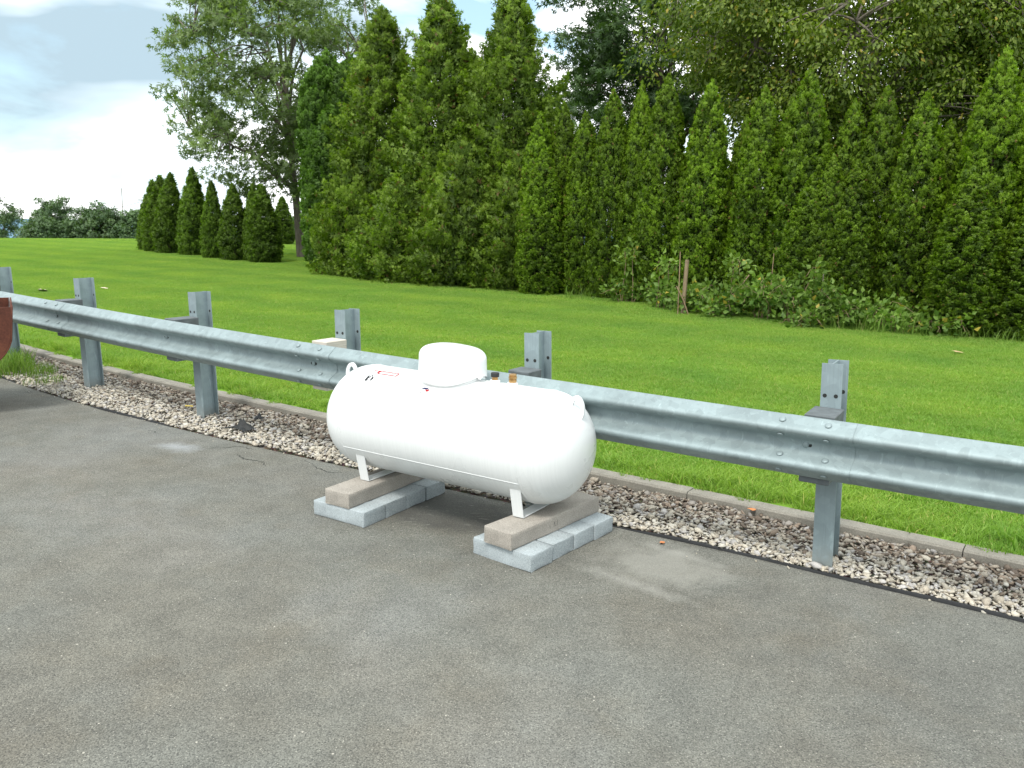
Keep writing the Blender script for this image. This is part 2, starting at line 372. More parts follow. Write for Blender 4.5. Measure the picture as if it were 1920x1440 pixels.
# ------------------------------------------------------------------ ground
def ground_z(x, y):
    r = np.hypot(x, y); d = np.maximum(r - 45.0, 0)
    return .066 - .075 * d * d / (d + 14.0) * np.where(d > 0, 1, 0) + .02 * (vnoise(np.stack([np.asarray(x, float).ravel() * .25, np.asarray(y, float).ravel() * .25, np.zeros(np.size(x))], 1), 5).reshape(np.shape(x)) - .5) * np.clip((r - 7) / 8, 0, 1)
def sheet(name, Sv, tf, mat, zf, flip=False):
    Sg = np.repeat(np.asarray(Sv)[:, None], len(tf), 1); Tg = np.stack([f(np.asarray(Sv)) for f in tf], 1)
    x, y = W(Sg, Tg); z = zf(x, y); V = np.stack([x, y, z], -1).reshape(-1, 3); n, k = Sg.shape
    i = np.arange(n - 1)[:, None] * k + np.arange(k - 1)[None]
    F = np.stack([i, i + 1, i + k + 1, i + k], -1).reshape(-1, 4)
    me = mesh_np(name, V, F, mat, True); return me
Sfine = np.concatenate([-np.geomspace(2500, 16, 30), np.linspace(-15, 15, 151), np.geomspace(16, 2500, 30)])
tA = [(lambda S, k=k: t_edge(S) + k) for k in np.concatenate([np.linspace(0, 6, 31), np.geomspace(7, 300, 14)])]
SA = np.concatenate([-np.geomspace(300, 16, 20), np.linspace(-15, 15, 151), np.geomspace(16, 300, 20)])
asphalt = link('asphalt', sheet('asphalt', SA, tA, MAT['asphalt'], lambda x, y: np.zeros_like(x))); tag(asphalt, 'grey weathered asphalt of the car park', None, None, 'structure')
tL = [(lambda S, k=k: t_kerb(S) + .02 - k) for k in np.concatenate([np.linspace(0, 44, 89), np.geomspace(46, 3000, 40)])]
lawn = link('lawn', sheet('lawn', Sfine, tL, MAT['lawn'], ground_z)); tag(lawn, 'mown green lawn sloping away behind the guard rail', None, None, 'structure')
tG = [(lambda S, f=f: t_edge(S) + .02 - f * (t_edge(S) + .02 - t_kerb(S))) for f in np.linspace(0, 1, 7)]
gbed = link('gravel_bed', sheet('gravel_bed', SA, tG, MAT['soil'], lambda x, y: np.full_like(x, -.012))); tag(gbed, 'bed of dirt and fines under the crushed stone', None, None, 'structure')
base_t = [(lambda S, k=k: t_edge(S) + k) for k in (-3.0, 2.0)]

# cracks in the asphalt
def crack(pts, w):
    P = np.array(pts, float); rs = np.random.RandomState(int(abs(P[0, 0]) * 100)); out = [P[0]]
    for a, b in zip(P, P[1:]):
        for f in np.linspace(.12, 1, 8): out.append(a + (b - a) * f + rs.normal(0, .009, 2))
    P = np.array(out); T = unit(np.gradient(P, axis=0)); Nn = np.stack([-T[:, 1], T[:, 0]], 1); ww = w * (.5 + rs.rand(len(P))) * np.sin(np.linspace(.25, pi - .2, len(P))); 
    A = P + Nn * ww[:, None]; B = P - Nn * ww[:, None]; n = len(P)
    V = np.concatenate([np.c_[A, np.full(n, .0018)], np.c_[B, np.full(n, .0018)]]); i = np.arange(n - 1)
    return mesh_np('crack', V, np.stack([i, i + 1, i + 1 + n, i + n], 1), MAT['dark'])
for pts, w in (([(-2.30, 6.22), (-2.05, 6.30), (-1.93, 6.22)], .003), ([(-2.02, 6.10), (-1.95, 5.98), (-1.80, 5.93), (-1.72, 5.80)], .0035), ([(-1.50, 5.98), (-1.30, 5.72), (-1.14, 5.70)], .003), ([(-2.95, 6.72), (-2.78, 6.60)], .0025)):
    link('crack', crack(pts, w), asphalt)

# kerb of cast concrete lengths
kerb = empty('kerb', kind='structure', label='low grey concrete kerb between gravel and lawn')
joints = [-14.0, -12.4, -10.8, -9.2, -7.6, -6.0, -4.4, -2.8, -1.2, .05, 1.62, 3.2, 4.78, 6.35, 7.92, 9.49, 11.06, 12.6, 14.2, 15.8]
rnd = random.Random(3)
for a, b in zip(joints, joints[1:]):
    Ss = np.linspace(a + .003, b - .003, 9); t1 = t_kerb(Ss); w = .115; dz = rnd.uniform(-.002, .002)
    prof = [(w - .004, -.03), (w, .070), (w - .010, .082), (.010, .084), (0, .076), (.004, -.03)]
    V = []
    for S, t in zip(Ss, t1):
        for (d, z) in prof:
            x, y = W(S, t + d + rnd.uniform(-.0015, .0015)); V.append((x, y, z + dz + rnd.uniform(-.0015, .0015)))
    k = len(prof); F = []
    bm = bmesh.new(); bv = [bm.verts.new(v) for v in V]
    for i in range(8):
        for j in range(k): bm.faces.new((bv[i * k + j], bv[i * k + (j + 1) % k], bv[(i + 1) * k + (j + 1) % k], bv[(i + 1) * k + j]))
    bm.faces.new(bv[:k]); bm.faces.new(bv[-k:])
    link('kerb_block', bm_mesh('kerb_block', bm, MAT['kerb']), kerb)

# black edging strip against the asphalt
def edging(Sa, Sb, n, seed, label):
    rs = np.random.RandomState(seed); Ss = np.linspace(Sa, Sb, n); t = t_edge(Ss) + .006 * np.sin(Ss * 5) ; h = .009 + .009 * vnoise(np.c_[Ss * 2.1, np.zeros(n), np.zeros(n)], seed)
    h *= np.clip(np.minimum(np.arange(n), n - 1 - np.arange(n)) / 4, .15, 1); V = []
    for S, tt, hh in zip(Ss, t, h):
        for d, z in ((.007, -.02), (.006, hh), (-.005, hh + .002), (-.007, -.02)):
            x, y = W(S, tt + d); V.append((x, y, z))
    i = np.arange(n - 1)[:, None] * 4; j = np.arange(4)[None]
    F = np.stack([i + j, i + (j + 1) % 4, i + 4 + (j + 1) % 4, i + 4 + j], -1).reshape(-1, 4)
    tag(link('edging_strip', mesh_np('edging_strip', V, F, MAT['rubber'])), label, 'edging', 'black edging strips')
edging(7.72, 14.5, 70, 4, 'long black edging strip between asphalt and gravel right of the tank')
edging(2.55, 3.75, 22, 7, 'short black edging strip showing at the gravel edge left of the tank')
edging(-3.0, 1.05, 40, 9, 'black edging strip beside the weeds at the far left')

# crushed stone
def gravel():
    rs = np.random.RandomState(11); ico = bmesh.new(); bmesh.ops.create_icosphere(ico, subdivisions=1, radius=1.0)
    tv = np.array([v.co[:] for v in ico.verts]); tf = np.array([[v.index for v in f.verts] for f in ico.faces]); ico.free()
    n = 40000
    S = rs.uniform(-4.5, 12.6, n); f = rs.rand(n); te = t_edge(S) - .012; tk = t_kerb(S) + .125; t = te + (tk - te) * f
    keep = rs.rand(n) < np.clip((S + 6) / 6, .45, 1); S, f, t, te, tk = S[keep], f[keep], t[keep], te[keep], tk[keep]
    # a few escapees on the asphalt
    n2 = 70; S2 = rs.uniform(0, 12, n2); t2 = t_edge(S2) + rs.exponential(.05, n2); S = np.r_[S, S2]; t = np.r_[t, t2]; f = np.r_[f, np.zeros(n2)]; n = len(S)
    x, y = W(S, t); size = .5 * np.clip(rs.lognormal(math.log(.0225), .36, n), .010, .056); size[-n2:] *= .55
    var = [tv * rs.uniform(.55, 1.25, (len(tv), 1)) * 1.0 for _ in range(24)]; pick = rs.randint(0, 24, n); T = np.array(var)[pick]
    sc = np.stack([size * rs.uniform(.9, 1.6, n), size * rs.uniform(.7, 1.1, n), size * rs.uniform(.28, .62, n)], 1)
    V = T * sc[:, None]
    def rot(ax, a):
        c, s = np.cos(a), np.sin(a); R = np.zeros((n, 3, 3)); i, j = [(1, 2), (0, 2), (0, 1)][ax]; k = ax
        R[:, k, k] = 1; R[:, i, i] = c; R[:, j, j] = c; R[:, i, j] = -s; R[:, j, i] = s; return R
    R = rot(2, rs.uniform(0, 2 * pi, n)) @ rot(0, rs.normal(0, .45, n)) @ rot(1, rs.normal(0, .35, n)); V = np.einsum('nij,nkj->nki', R, V)
    lay = rs.rand(n); z = .002 + .020 * f + lay * .016 + size * .3 + .014 * (vnoise(np.c_[x * 2.4, y * 2.4, np.zeros(n)], 8) - .5); z[-n2:] = size[-n2:] * .4
    V += np.stack([x, y, z], 1)[:, None]
    F = (tf[None] + (np.arange(n) * len(tv))[:, None, None]).reshape(-1, 3)
    # colour: washed cream at the asphalt, brown and mixed by the kerb; a stone keeps its colour
    g = np.clip(f * 1.6 - .46 + .55 * (vnoise(np.c_[x * 1.7, y * 1.7, np.zeros(n)], 3) - .5) + .12 * np.clip((S - 7) / 4, 0, 1), 0, 1); u = rs.rand(n)
    pal_l = np.array([(.49, .445, .36), (.44, .40, .325), (.51, .48, .41), (.39, .345, .275), (.42, .40, .375)]); pal_d = np.array([(.29, .225, .17), (.21, .165, .125), (.37, .32, .255), (.15, .118, .092), (.32, .29, .255), (.43, .385, .315)])
    isd = u < g * .92; col = np.where(isd[:, None], pal_d[rs.randint(0, 6, n)], pal_l[rs.randint(0, 5, n)]) * rs.uniform(.8, 1.15, (n, 1)); col *= (1 - .25 * g)[:, None]
    col[int(n * .31)] = (.7, .3, .12)
    C = np.repeat(np.c_[col, np.ones(n)], len(tv), 0)
    o = link('gravel', mesh_np('gravel', V.reshape(-1, 3), F, MAT['stone'], False, C)); tag(o, 'loose crushed stone, cream by the asphalt and brown by the kerb', None, None, 'stuff')
gravel()

# ------------------------------------------------------------------ lawn grass (real blades, instanced patches)
def blades_patch(n, size, hmean, rs, wid=.0032, lean=.45):
    x = rs.uniform(-size / 2, size / 2, n); y = rs.uniform(-size / 2, size / 2, n); h = hmean * rs.uniform(.55, 1.25, n); a = rs.uniform(0, 2 * pi, n); le = h * lean * rs.uniform(.1, 1.4, n)
    w = wid * rs.uniform(.7, 1.4, n); ca, sa = np.cos(a), np.sin(a); b = rs.uniform(0, 2 * pi, n); wx, wy = np.cos(b) * w, np.sin(b) * w
    P = np.stack([np.stack([x - wx, y - wy, 0 * x - .01], 1), np.stack([x + wx, y + wy, 0 * x - .01], 1),
                  np.stack([x + wx * .8 + ca * le * .35, y + wy * .8 + sa * le * .35, h * .6], 1), np.stack([x - wx * .8 + ca * le * .35, y - wy * .8 + sa * le * .35, h * .6], 1),
                  np.stack([x + ca * le, y + sa * le, h], 1)], 1)
    base = np.arange(n)[:, None] * 5
    F = np.concatenate([base + np.array([[0, 1, 2]]), base + np.array([[0, 2, 3]]), base + np.array([[3, 2, 4]])])
    t = rs.rand(n); t2 = rs.rand(n); C = np.repeat(np.stack([t, t2, t, np.ones(n)], 1), 5, 0)
    return P.reshape(-1, 3), F, C
def grass_object(name, pts, scl, rotz, patch, mat, label):
    """one object: the mesh carries a blade patch plus loose points; the modifier repeats the patch on the points"""
    PV, PF, PC = patch; npv = len(PV); npt = len(pts)
    V = np.concatenate([PV, pts]); me = mesh_np(name, V, PF, mat, False, np.concatenate([PC, np.ones((npt, 4))]))
    a = me.attributes.new('is_patch', 'BOOLEAN', 'POINT'); a.data.foreach_set('value', np.r_[np.ones(npv, bool), np.zeros(npt, bool)])
    a = me.attributes.new('pscale', 'FLOAT_VECTOR', 'POINT'); a.data.foreach_set('vector', np.concatenate([np.ones((npv, 3)), scl]).astype(np.float32).ravel())
    a = me.attributes.new('prot', 'FLOAT_VECTOR', 'POINT'); r = np.zeros((npv + npt, 3), np.float32); r[npv:, 2] = rotz; a.data.foreach_set('vector', r.ravel())
    o = link(name, me); tag(o, label, None, None, 'stuff')
    ng = bpy.data.node_groups.new(name + '_spread', 'GeometryNodeTree'); ng.interface.new_socket('Geometry', in_out='INPUT', socket_type='NodeSocketGeometry'); ng.interface.new_socket('Geometry', in_out='OUTPUT', socket_type='NodeSocketGeometry')
    N, L = ng.nodes, ng.links; gi = N.new('NodeGroupInput'); go = N.new('NodeGroupOutput'); sp = N.new('GeometryNodeSeparateGeometry'); sp.domain = 'POINT'
    def na(nm, ty):
        q = N.new('GeometryNodeInputNamedAttribute'); q.data_type = ty; q.inputs[0].default_value = nm; return q.outputs[0]
    io = N.new('GeometryNodeInstanceOnPoints'); L.new(gi.outputs[0], sp.inputs[0]); L.new(na('is_patch', 'BOOLEAN'), sp.inputs[1])
    L.new(sp.outputs[1], io.inputs['Points']); L.new(sp.outputs[0], io.inputs['Instance']); L.new(na('prot', 'FLOAT_VECTOR'), io.inputs['Rotation']); L.new(na('pscale', 'FLOAT_VECTOR'), io.inputs['Scale'])
    L.new(io.outputs[0], go.inputs[0]); md = o.modifiers.new('spread', 'NODES'); md.node_group = ng; return o
def lawn_grass():
    rs = np.random.RandomState(5); pts, scl = [], []
    for (k0, k1, step, sc) in ((0.28, 9, .36, 1.0), (9, 22, .50, 1.35), (22, 42, .75, 2.0)):
        for k in np.arange(k0, k1, step):
            S = np.arange(-46, 26, step); t = t_kerb(S) - k; S = S + rs.uniform(-.12, .12, len(S)); t = t + rs.uniform(-.12, .12, len(S)) * (k > .4); x, y = W(S, t)
            ok = (y > 2) & (np.abs(x) < y * .78 + 1.5) & (np.hypot(x, y) < 60)
            x, y = x[ok], y[ok]; pts.append(np.stack([x, y, ground_z(x, y)], 1)); hz = rs.uniform(.85, 1.2, len(x)); scl.append(np.stack([np.full(len(x), sc), np.full(len(x), sc), hz * (1 + .25 * (sc - 1))], 1))
    pts = np.concatenate(pts); scl = np.concatenate(scl); grass_object('grass', pts, scl, rs.uniform(0, 6.28, len(pts)), blades_patch(2500, .52, .036, rs, .0034, .95), MAT['blade'], 'short mown grass of the lawn')
    # longer fringe the mower leaves along the kerb
    S = np.arange(-6, 13, .10); S = S + rs.uniform(-.05, .05, len(S)); t = t_kerb(S) - rs.uniform(.09, .26, len(S)); x, y = W(S, t); g = vnoise(np.c_[S * 1.3, S * 0, S * 0], 4)
    sc = rs.uniform(.7, 1.2, len(S)); pts = np.stack([x, y, np.full(len(x), .06)], 1)
    grass_object('grass_fringe', pts, np.stack([sc, sc, sc * (.35 + .75 * g)], 1), rs.uniform(0, 6.28, len(S)), blades_patch(130, .16, .105, rs, .0034, .85), MAT['blade'], 'longer grass left standing along the kerb')
lawn_grass()

# ------------------------------------------------------------------ guard rail
def wbeam_profile(n=61):
    ctrl = [(.010, .1500), (.016, .1485), (.034, .1330), (.060, .1130), (.078, .0985), (.083, .0880), (.081, .0760), (.070, .0640), (.040, .0480), (.012, .0330), (.002, .0220), (.000, .0)]
    full = ctrl + [(d, -h) for d, h in ctrl[-2::-1]]
    P = np.array(full); L = np.r_[0, np.cumsum(np.hypot(*np.diff(P, axis=0).T))]; q = np.linspace(0, L[-1], n)
    D = np.interp(q, L, P[:, 0]); Hh = np.interp(q, L, P[:, 1]); k = np.array([1, 2, 3, 2, 1]) / 9
    Dp = np.convolve(np.r_[D[0], D[0], D, D[-1], D[-1]], k, 'valid'); Hp = np.convolve(np.r_[Hh[0] * 2 - Hh[2], Hh[0] * 2 - Hh[1], Hh, Hh[-1] * 2 - Hh[-2], Hh[-1] * 2 - Hh[-3]], k, 'valid')
    return Dp, Hp
PD, PH = wbeam_profile()
def rail_zc(S): return .893 - .0042 * S - .150
RAIL_T = .275
guard = empty('guardrail', (0, 0, 0), 0, 'long galvanized steel highway guardrail running along the gravel strip', 'guardrail')
POSTS = [(-5.59, 9.409), (-4.122, 8.256), (-2.612, 7.158), (-1.175, 6.112), (.185, 5.139), (1.684, 4.273), (3.20, 3.345)]
PS = [float(to_st(x, y)[0]) for x, y in POSTS]; PT = [float(to_st(x, y)[1]) for x, y in POSTS]
def rail_t(S): return t_post(S) + RAIL_T
def panel(Sa, Sb):
    n = max(12, int((Sb - Sa) / .12)); Ss = np.linspace(Sa, Sb, n); k = len(PD); rs = np.random.RandomState(int(abs(Sa) * 10)); V = []
    for side in (0, -.0032):
        for S in Ss:
            f = (S - Sa) / (Sb - Sa); wob = .002 * sin(S * 2.3) ; x, y = W(S, rail_t(S) + PD + side + .0048 * f + wob); V.append(np.stack([x, y, rail_zc(S) + PH], 1))
    V = np.concatenate(V); i = np.arange(n - 1)[:, None] * k + np.arange(k - 1)[None]; F1 = np.stack([i, i + 1, i + k + 1, i + k], -1).reshape(-1, 4); o = n * k
    F2 = F1[:, ::-1] + o; j = np.arange(k - 1); e1 = np.stack([j, j + o, j + 1 + o, j + 1], 1); b = (n - 1) * k; e2 = np.stack([b + j, b + j + 1, b + j + 1 + o, b + j + o], 1)
    q = np.arange(n - 1) * k; t1 = np.stack([q, q + k, q + k + o, q + o], 1); q2 = q + k - 1; t2 = np.stack([q2, q2 + o, q2 + k + o, q2 + k], 1)
    me = mesh_np('w_beam', V, np.concatenate([F1, F2, e1, e2, t1, t2]), MAT['galv'], True); me.set_sharp_from_angle(angle=radians(40)); return link('w_beam', me, guard)
OV = .16
beams = [panel(-9, PS[1] + OV), panel(PS[1] - OV, PS[3] + OV), panel(PS[3] - OV, PS[5] + OV), panel(PS[5] - OV, 13.2)]
def bolt_me():
    bm = lathe_bm([(0, .0165), (.0015, .0168), (.0045, .0140), (.0062, .0080), (.0068, .0015)], 16); return bm_mesh('bolt', bm, MAT['galv'], angle=60)
BOLT = bolt_me()
def surf_at(S, h, front=.0052):
    i = int(np.argmin(np.abs(PH - h))); i = min(max(i, 1), len(PH) - 2); td = PD[i + 1] - PD[i - 1]; thh = PH[i + 1] - PH[i - 1]
    nd, nh = -thh, td; l = sqrt(nd * nd + nh * nh); nd /= l; nh /= l
    if nd < 0: nd, nh = -nd, -nh
    x, y = W(S, rail_t(S) + PD[i] + nd * front); p = Vector((float(x), float(y), float(rail_zc(S) + PH[i] + nh * front))); n = Vector((NR[0] * nd, NR[1] * nd, nh)); return p, n
for bi, pi_ in ((0, 1), (1, 3), (2, 5)):
    S0 = PS[pi_] - .07
    for ds in (-.108, .108):
        for h in (.124, .058, -.052, -.122):
            p, n = surf_at(S0 + ds, h); b = link('bolt', BOLT, beams[bi]); b.location = p; b.rotation_euler = n.to_track_quat('Z', 'Y').to_euler()
for i in range(1, 6):                      # slot shade painted as a flat dark face, and bolt, at each post
    S0 = PS[i] - .07; p, n = surf_at(S0, .004, .0060 if i in (1, 3, 5) else .0045); bm = bmesh.new()
    ring = []
    for a in range(24):
        t = 2 * pi * a / 24; ring.append(bm.verts.new((max(-1, min(1, cos(t) * 1.0)) * .0095 + (.021 if cos(t) > 0 else -.021), sin(t) * .0095, 0)))
    bm.faces.new(ring); par = beams[{1: 0, 2: 1, 3: 1, 4: 2, 5: 2}[i]]
    s = link('painted_slot', bm_mesh('painted_slot', bm, MAT['dark']), par); q = n.to_track_quat('Z', 'Y'); rot = Matrix((Vector((AX[0], AX[1], 0)), Vector((0, 0, 1)), Vector((NR[0], NR[1], 0)))).transposed(); s.rotation_euler = rot.to_euler(); s.location = p
    b = link('bolt', BOLT, par); b.location = p + n * .001; b.rotation_euler = q.to_euler()
def post_me():
    b, d, tf, tw, h = .102, .150, .0065, .006, 1.09; bm = bmesh.new()
    sec = [(-b / 2, -d / 2), (b / 2, -d / 2), (b / 2, -d / 2 + tf), (tw / 2, -d / 2 + tf), (tw / 2, d / 2 - tf), (b / 2, d / 2 - tf), (b / 2, d / 2), (-b / 2, d / 2), (-b / 2, d / 2 - tf), (-tw / 2, d / 2 - tf), (-tw / 2, -d / 2 + tf), (-b / 2, -d / 2 + tf)]
    zs = [-.15, .3, .6, .9, h]; rings = [[bm.verts.new((x, y, z)) for x, y in sec] for z in zs]
    for r0, r1 in zip(rings, rings[1:]):
        for i in range(12): bm.faces.new((r0[i], r0[(i + 1) % 12], r1[(i + 1) % 12], r1[i]))
    bm.faces.new(rings[-1]); bm.faces.new(rings[0][::-1]); return bm_mesh('post', bm, MAT['galv_post'])
POST = post_me()
def disc_me(r, mat):
    bm = bmesh.new(); bmesh.ops.create_circle(bm, cap_ends=True, segments=14, radius=r); return bm_mesh('painted_hole', bm, mat)
HOLE = disc_me(.0105, MAT['dark'])  # flat dark disc painted for the shade of an open hole
RZ = math.atan2(AX[1], AX[0])
block_mats = [MAT['grey_block'], MAT['grey_block'], MAT['grey_block'], MAT['pale_wood'], MAT['grey_block'], MAT['grey_block'], MAT['grey_block']]
block_lab = {3: 'pale cream wooden spacer block', 5: 'dark grey spacer block'}
rnd = random.Random(8)
for i, (x, y) in enumerate(POSTS):
    S = PS[i]; g = 2 * -.00737 * S + .0694; rz = RZ - math.atan(g) * 1.0
    po = link('post', POST, guard, (x, y, 0)); lean = Matrix.Rotation(-.040 + rnd.uniform(-.008, .008), 4, 'Y'); po.matrix_world = Matrix.Translation((x, y, 0)) @ Matrix.Rotation(rz, 4, 'Z') @ lean @ Matrix.Rotation(rnd.uniform(-.01, .01), 4, 'X')
    for hx, hz, hy in ((-.030, .925, -.0762), (.024, .925, -.0762), (.030, .925, .0675)):
        hh = link('painted_hole', HOLE, po, (hx, hy, hz)); hh.rotation_euler = (pi / 2, 0, 0)
    # spacer block between post and rail: local -y is towards the car park
    off = (t_post(S) + RAIL_T) - PT[i]; dep = off - .075 - .004; w = .145; bm = box_bm(w, dep, .345, (0, 0, 0), .004, 1)
    if i == 5 or i == 4:                    # sloped routed shoulder on the composite blocks
        for v in bm.verts:
            if v.co.z > .16 and v.co.y > 0: v.co.z -= .0
    bl = link('spacer_block', bm_mesh('spacer_block', bm, block_mats[i]), guard)
    if i in block_lab: bl['label'] = block_lab[i]
    zc = float(rail_zc(S)) - (.006 if i in (3, 4) else .014); z0 = zc; tm = (PT[i] + .0752 + PT[i] + off - .004) / 2; sx = S - .040 * zc
    bx, by = W(sx, tm); bl.matrix_world = Matrix.Translation((float(bx), float(by), zc)) @ Matrix.Rotation(rz, 4, 'Z')

# ------------------------------------------------------------------ concrete blocks under the tank
GB = bm_mesh('concrete_block', box_bm(.392, .189, .090, (.196, .0945, .045), .006, 2), MAT['block_grey'], angle=40)
BH = .092
def rough_box(sx, sy, sz, seed, mat, name):
    rnd = random.Random(seed); bm = box_bm(sx, sy, sz, (sx / 2, sy / 2, sz / 2), .005, 2, .0010, rnd, 3)
    for v in list(bm.verts):
        e = sum((abs(v.co[k] - (0, 0, 0)[k]) < .008 or abs(v.co[k] - (sx, sy, sz)[k]) < .008) for k in range(3))
        if e >= 2 and rnd.random() < .12: v.co += (Vector((sx / 2, sy / 2, sz / 2)) - v.co).normalized() * rnd.uniform(.002, .007); return bm_mesh(name, bm, mat, angle=40)
pos_lab = ['front-most', 'second', 'third', 'rear-most']
for side, (ox, oy, th) in (('right', (-.1911, 4.3240, radians(-38.5))), ('left', (-1.1664, 4.8589, radians(-31.9)))):
    rnd = random.Random(side)
    for k in range(4):
        me = rough_box(.392 + rnd.uniform(-.003, .003), .1895, .090, rnd.randint(0, 999), MAT['block_grey'], 'concrete_block')
        o = link('concrete_block', me); d = k * .1955 + rnd.uniform(0, .002); j = rnd.uniform(-.004, .004)
        o.location = (ox + cos(th) * j - sin(th) * d, oy + sin(th) * j + cos(th) * d, .001); o.rotation_euler = (0, 0, th + rnd.uniform(-.008, .008))
        tag(o, '%s light grey concrete block under the %s end of the white tank' % (pos_lab[k], side), 'block', 'grey concrete blocks under the tank')
    w, dep, ln, tt = (.0926, -.018, .807, th - radians(.7)) if side == 'right' else (.098, -.006, .790, th + radians(.6))
    o = link('concrete_lintel', rough_box(.186, ln, .0915, 5, MAT['block_tan'], 'concrete_lintel'))
    o.location = (ox + cos(th) * w - sin(th) * dep, oy + sin(th) * w + cos(th) * dep, .0925); o.rotation_euler = (0, 0, tt)
    tag(o, ('long tan concrete beam with dark pencil marks under the right feet of the tank' if side == 'right' else 'long tan concrete beam under the left feet of the tank'), 'concrete beam', 'tan concrete beams under the tank')
    if side == 'right':
        for q, (yy, hh, sl) in enumerate(((.33, .022, 0), (.365, .030, .004), (.380, .028, -.012), (.395, .033, .002))):
            bm = bmesh.new(); z0 = .030
            vs_ = [bm.verts.new((.1868, yy - .0012, z0)), bm.verts.new((.1868, yy + .0012, z0)), bm.verts.new((.1868, yy + .0012 + sl, z0 + hh)), bm.verts.new((.1868, yy - .0012 + sl, z0 + hh))]; bm.faces.new(vs_)
            link('pencil_mark', bm_mesh('pencil_mark', bm, MAT['ink']), o)

# ------------------------------------------------------------------ propane tank
TR, THL, TA = .315, .884, .258; TZ = .54 - .1845
tank = empty('propane_tank', (-.331, 4.870, .1845), -.5603, 'white horizontal propane tank with domed lid standing on concrete blocks', 'propane tank')
prof = []
for t in np.linspace(pi / 2, 0, 22): prof.append((-(THL - TA) - TA * sin(t), max(.002, TR * cos(t) ** .98)))
for a in np.linspace(-(THL - TA), THL - TA, 24)[1:-1]: prof.append((a, TR))
for t in np.linspace(0, pi / 2, 22): prof.append(((THL - TA) + TA * sin(t), max(.002, TR * cos(t) ** .98)))
body = link('tank_body', bm_mesh('tank_body', lathe_bm(prof, 128, 'X'), MAT['white'], smooth=True), tank, (0, 0, TZ))
for a in (-(THL - TA), THL - TA):
    pr = [(a - .009, TR - .001), (a - .006, TR + .0012), (a - .002, TR + .0024), (a + .002, TR + .0024), (a + .006, TR + .0012), (a + .009, TR - .001)]
    link('weld_seam', bm_mesh('weld_seam', lathe_bm(pr, 96, 'X', False), MAT['white'], smooth=True), body)
def cyl_pt(a, phi, r): return (a, -r * sin(phi), r * cos(phi))
def cyl_patch(name, a0, a1, p0, p1, r, mat, parent, na=6, npn=4, poly=None):
    bm = bmesh.new()
    if poly:
        fv = [bm.verts.new(cyl_pt(a, radians(p), r)) for a, p in poly]; bm.faces.new(fv)
    else:
        g = [[bm.verts.new(cyl_pt(a, radians(p), r)) for p in np.linspace(p0, p1, npn)] for a in np.linspace(a0, a1, na)]
        for i in range(na - 1):
            for j in range(npn - 1): bm.faces.new((g[i][j], g[i][j + 1], g[i + 1][j + 1], g[i + 1][j]))
    me = bm_mesh(name, bm, mat, smooth=True)
    return link(name, me, parent)
# longitudinal weld bead low on the front
bead = []
for a in np.linspace(-.626, .626, 60): bead.append(cyl_pt(a, radians(116.8), TR + .0005))
V, F = tube_np([(np.array(bead), np.full(60, .0018))], 6); link('weld_seam', mesh_np('weld_seam', V, F, MAT['white'], True), body)
# printed labels
lab = cyl_patch('warning_label', -.534, -.344, 14.6, 21.8, TR + .0012, MAT['white_dome'], body, 10, 3); lab['label'] = 'white label with a red outline and small illegible print'
def strip(a0, a1, p0, p1, mat, r=TR + .0020): cyl_patch('label_print', a0, a1, p0, p1, r, mat, lab, max(2, int(abs(a1 - a0) / .03) + 2), 2)
strip(-.505, -.344, 14.7, 16.0, MAT['red']); strip(-.490, -.344, 20.5, 21.8, MAT['red']); strip(-.353, -.344, 16.0, 20.5, MAT['red']); strip(-.534, -.512, 14.7, 15.9, MAT['red']); strip(-.534, -.526, 15.9, 21.6, MAT['pink'])
cyl_patch('label_print', 0, 0, 0, 0, TR + .0020, MAT['red'], lab, poly=[(-.506, 15.5), (-.478, 15.5), (-.487, 20.8), (-.500, 20.8)])
rl = random.Random(4); a = -.47
while a < -.37:
    w = rl.uniform(.004, .009); strip(a, a + w, 16.6, 17.7, MAT['greyink']); a += w + .0035
a = -.46
while a < -.38:
    w = rl.uniform(.003, .008); strip(a, a + w, 18.6, 19.3, MAT['pink']); a += w + .003
mk = cyl_patch('inspection_mark', 0, 0, 0, 0, TR + .0016, MAT['ink'], body, poly=[(-.537, 27.0), (-.528, 26.4), (-.515, 34.6), (-.526, 36.2), (-.537, 34.0)]); mk['label'] = 'small dark scribbled mark'
for poly in ([(-.513, 25.4), (-.506, 25.0), (-.518, 31.4), (-.525, 30.6)], [(-.508, 25.4), (-.503, 26.0), (-.489, 32.0), (-.495, 32.6)], [(-.500, 29.0), (-.489, 28.0), (-.484, 31.5), (-.490, 34.6), (-.499, 34.0)]):
    cyl_patch('mark_stroke', 0, 0, 0, 0, TR + .0016, MAT['ink'], mk, poly=poly)
em = cyl_patch('round_emblem', 0, 0, 0, 0, TR + .0014, MAT['white_dome'], body, poly=[(-.072 + .042 * cos(t), 34.6 + 3.1 * sin(t)) for t in np.linspace(0, 2 * pi, 20, endpoint=False)]); em['label'] = 'small oval emblem in navy and red'
for poly, mt in (([(-.108, 34.4), (-.096, 32.2), (-.066, 31.8), (-.070, 34.4)], 'navy'), ([(-.070, 32.5), (-.050, 33.0), (-.058, 34.0), (-.068, 34.0)], 'navy'), ([(-.078, 34.6), (-.046, 34.2), (-.052, 36.8), (-.066, 37.4)], 'red'), ([(-.098, 35.2), (-.078, 35.4), (-.080, 35.9), (-.095, 35.7)], 'red')):
    cyl_patch('emblem_print', 0, 0, 0, 0, TR + .0019, MAT[mt], em, poly=poly)
a = -.112
while a < -.035:
    w = rl.uniform(.004, .010); cyl_patch('emblem_print', a, a + w, 39.0, 39.9, TR + .0016, MAT['greyink' if a < -.07 else 'pink'], em, 2, 2); a += w + .004
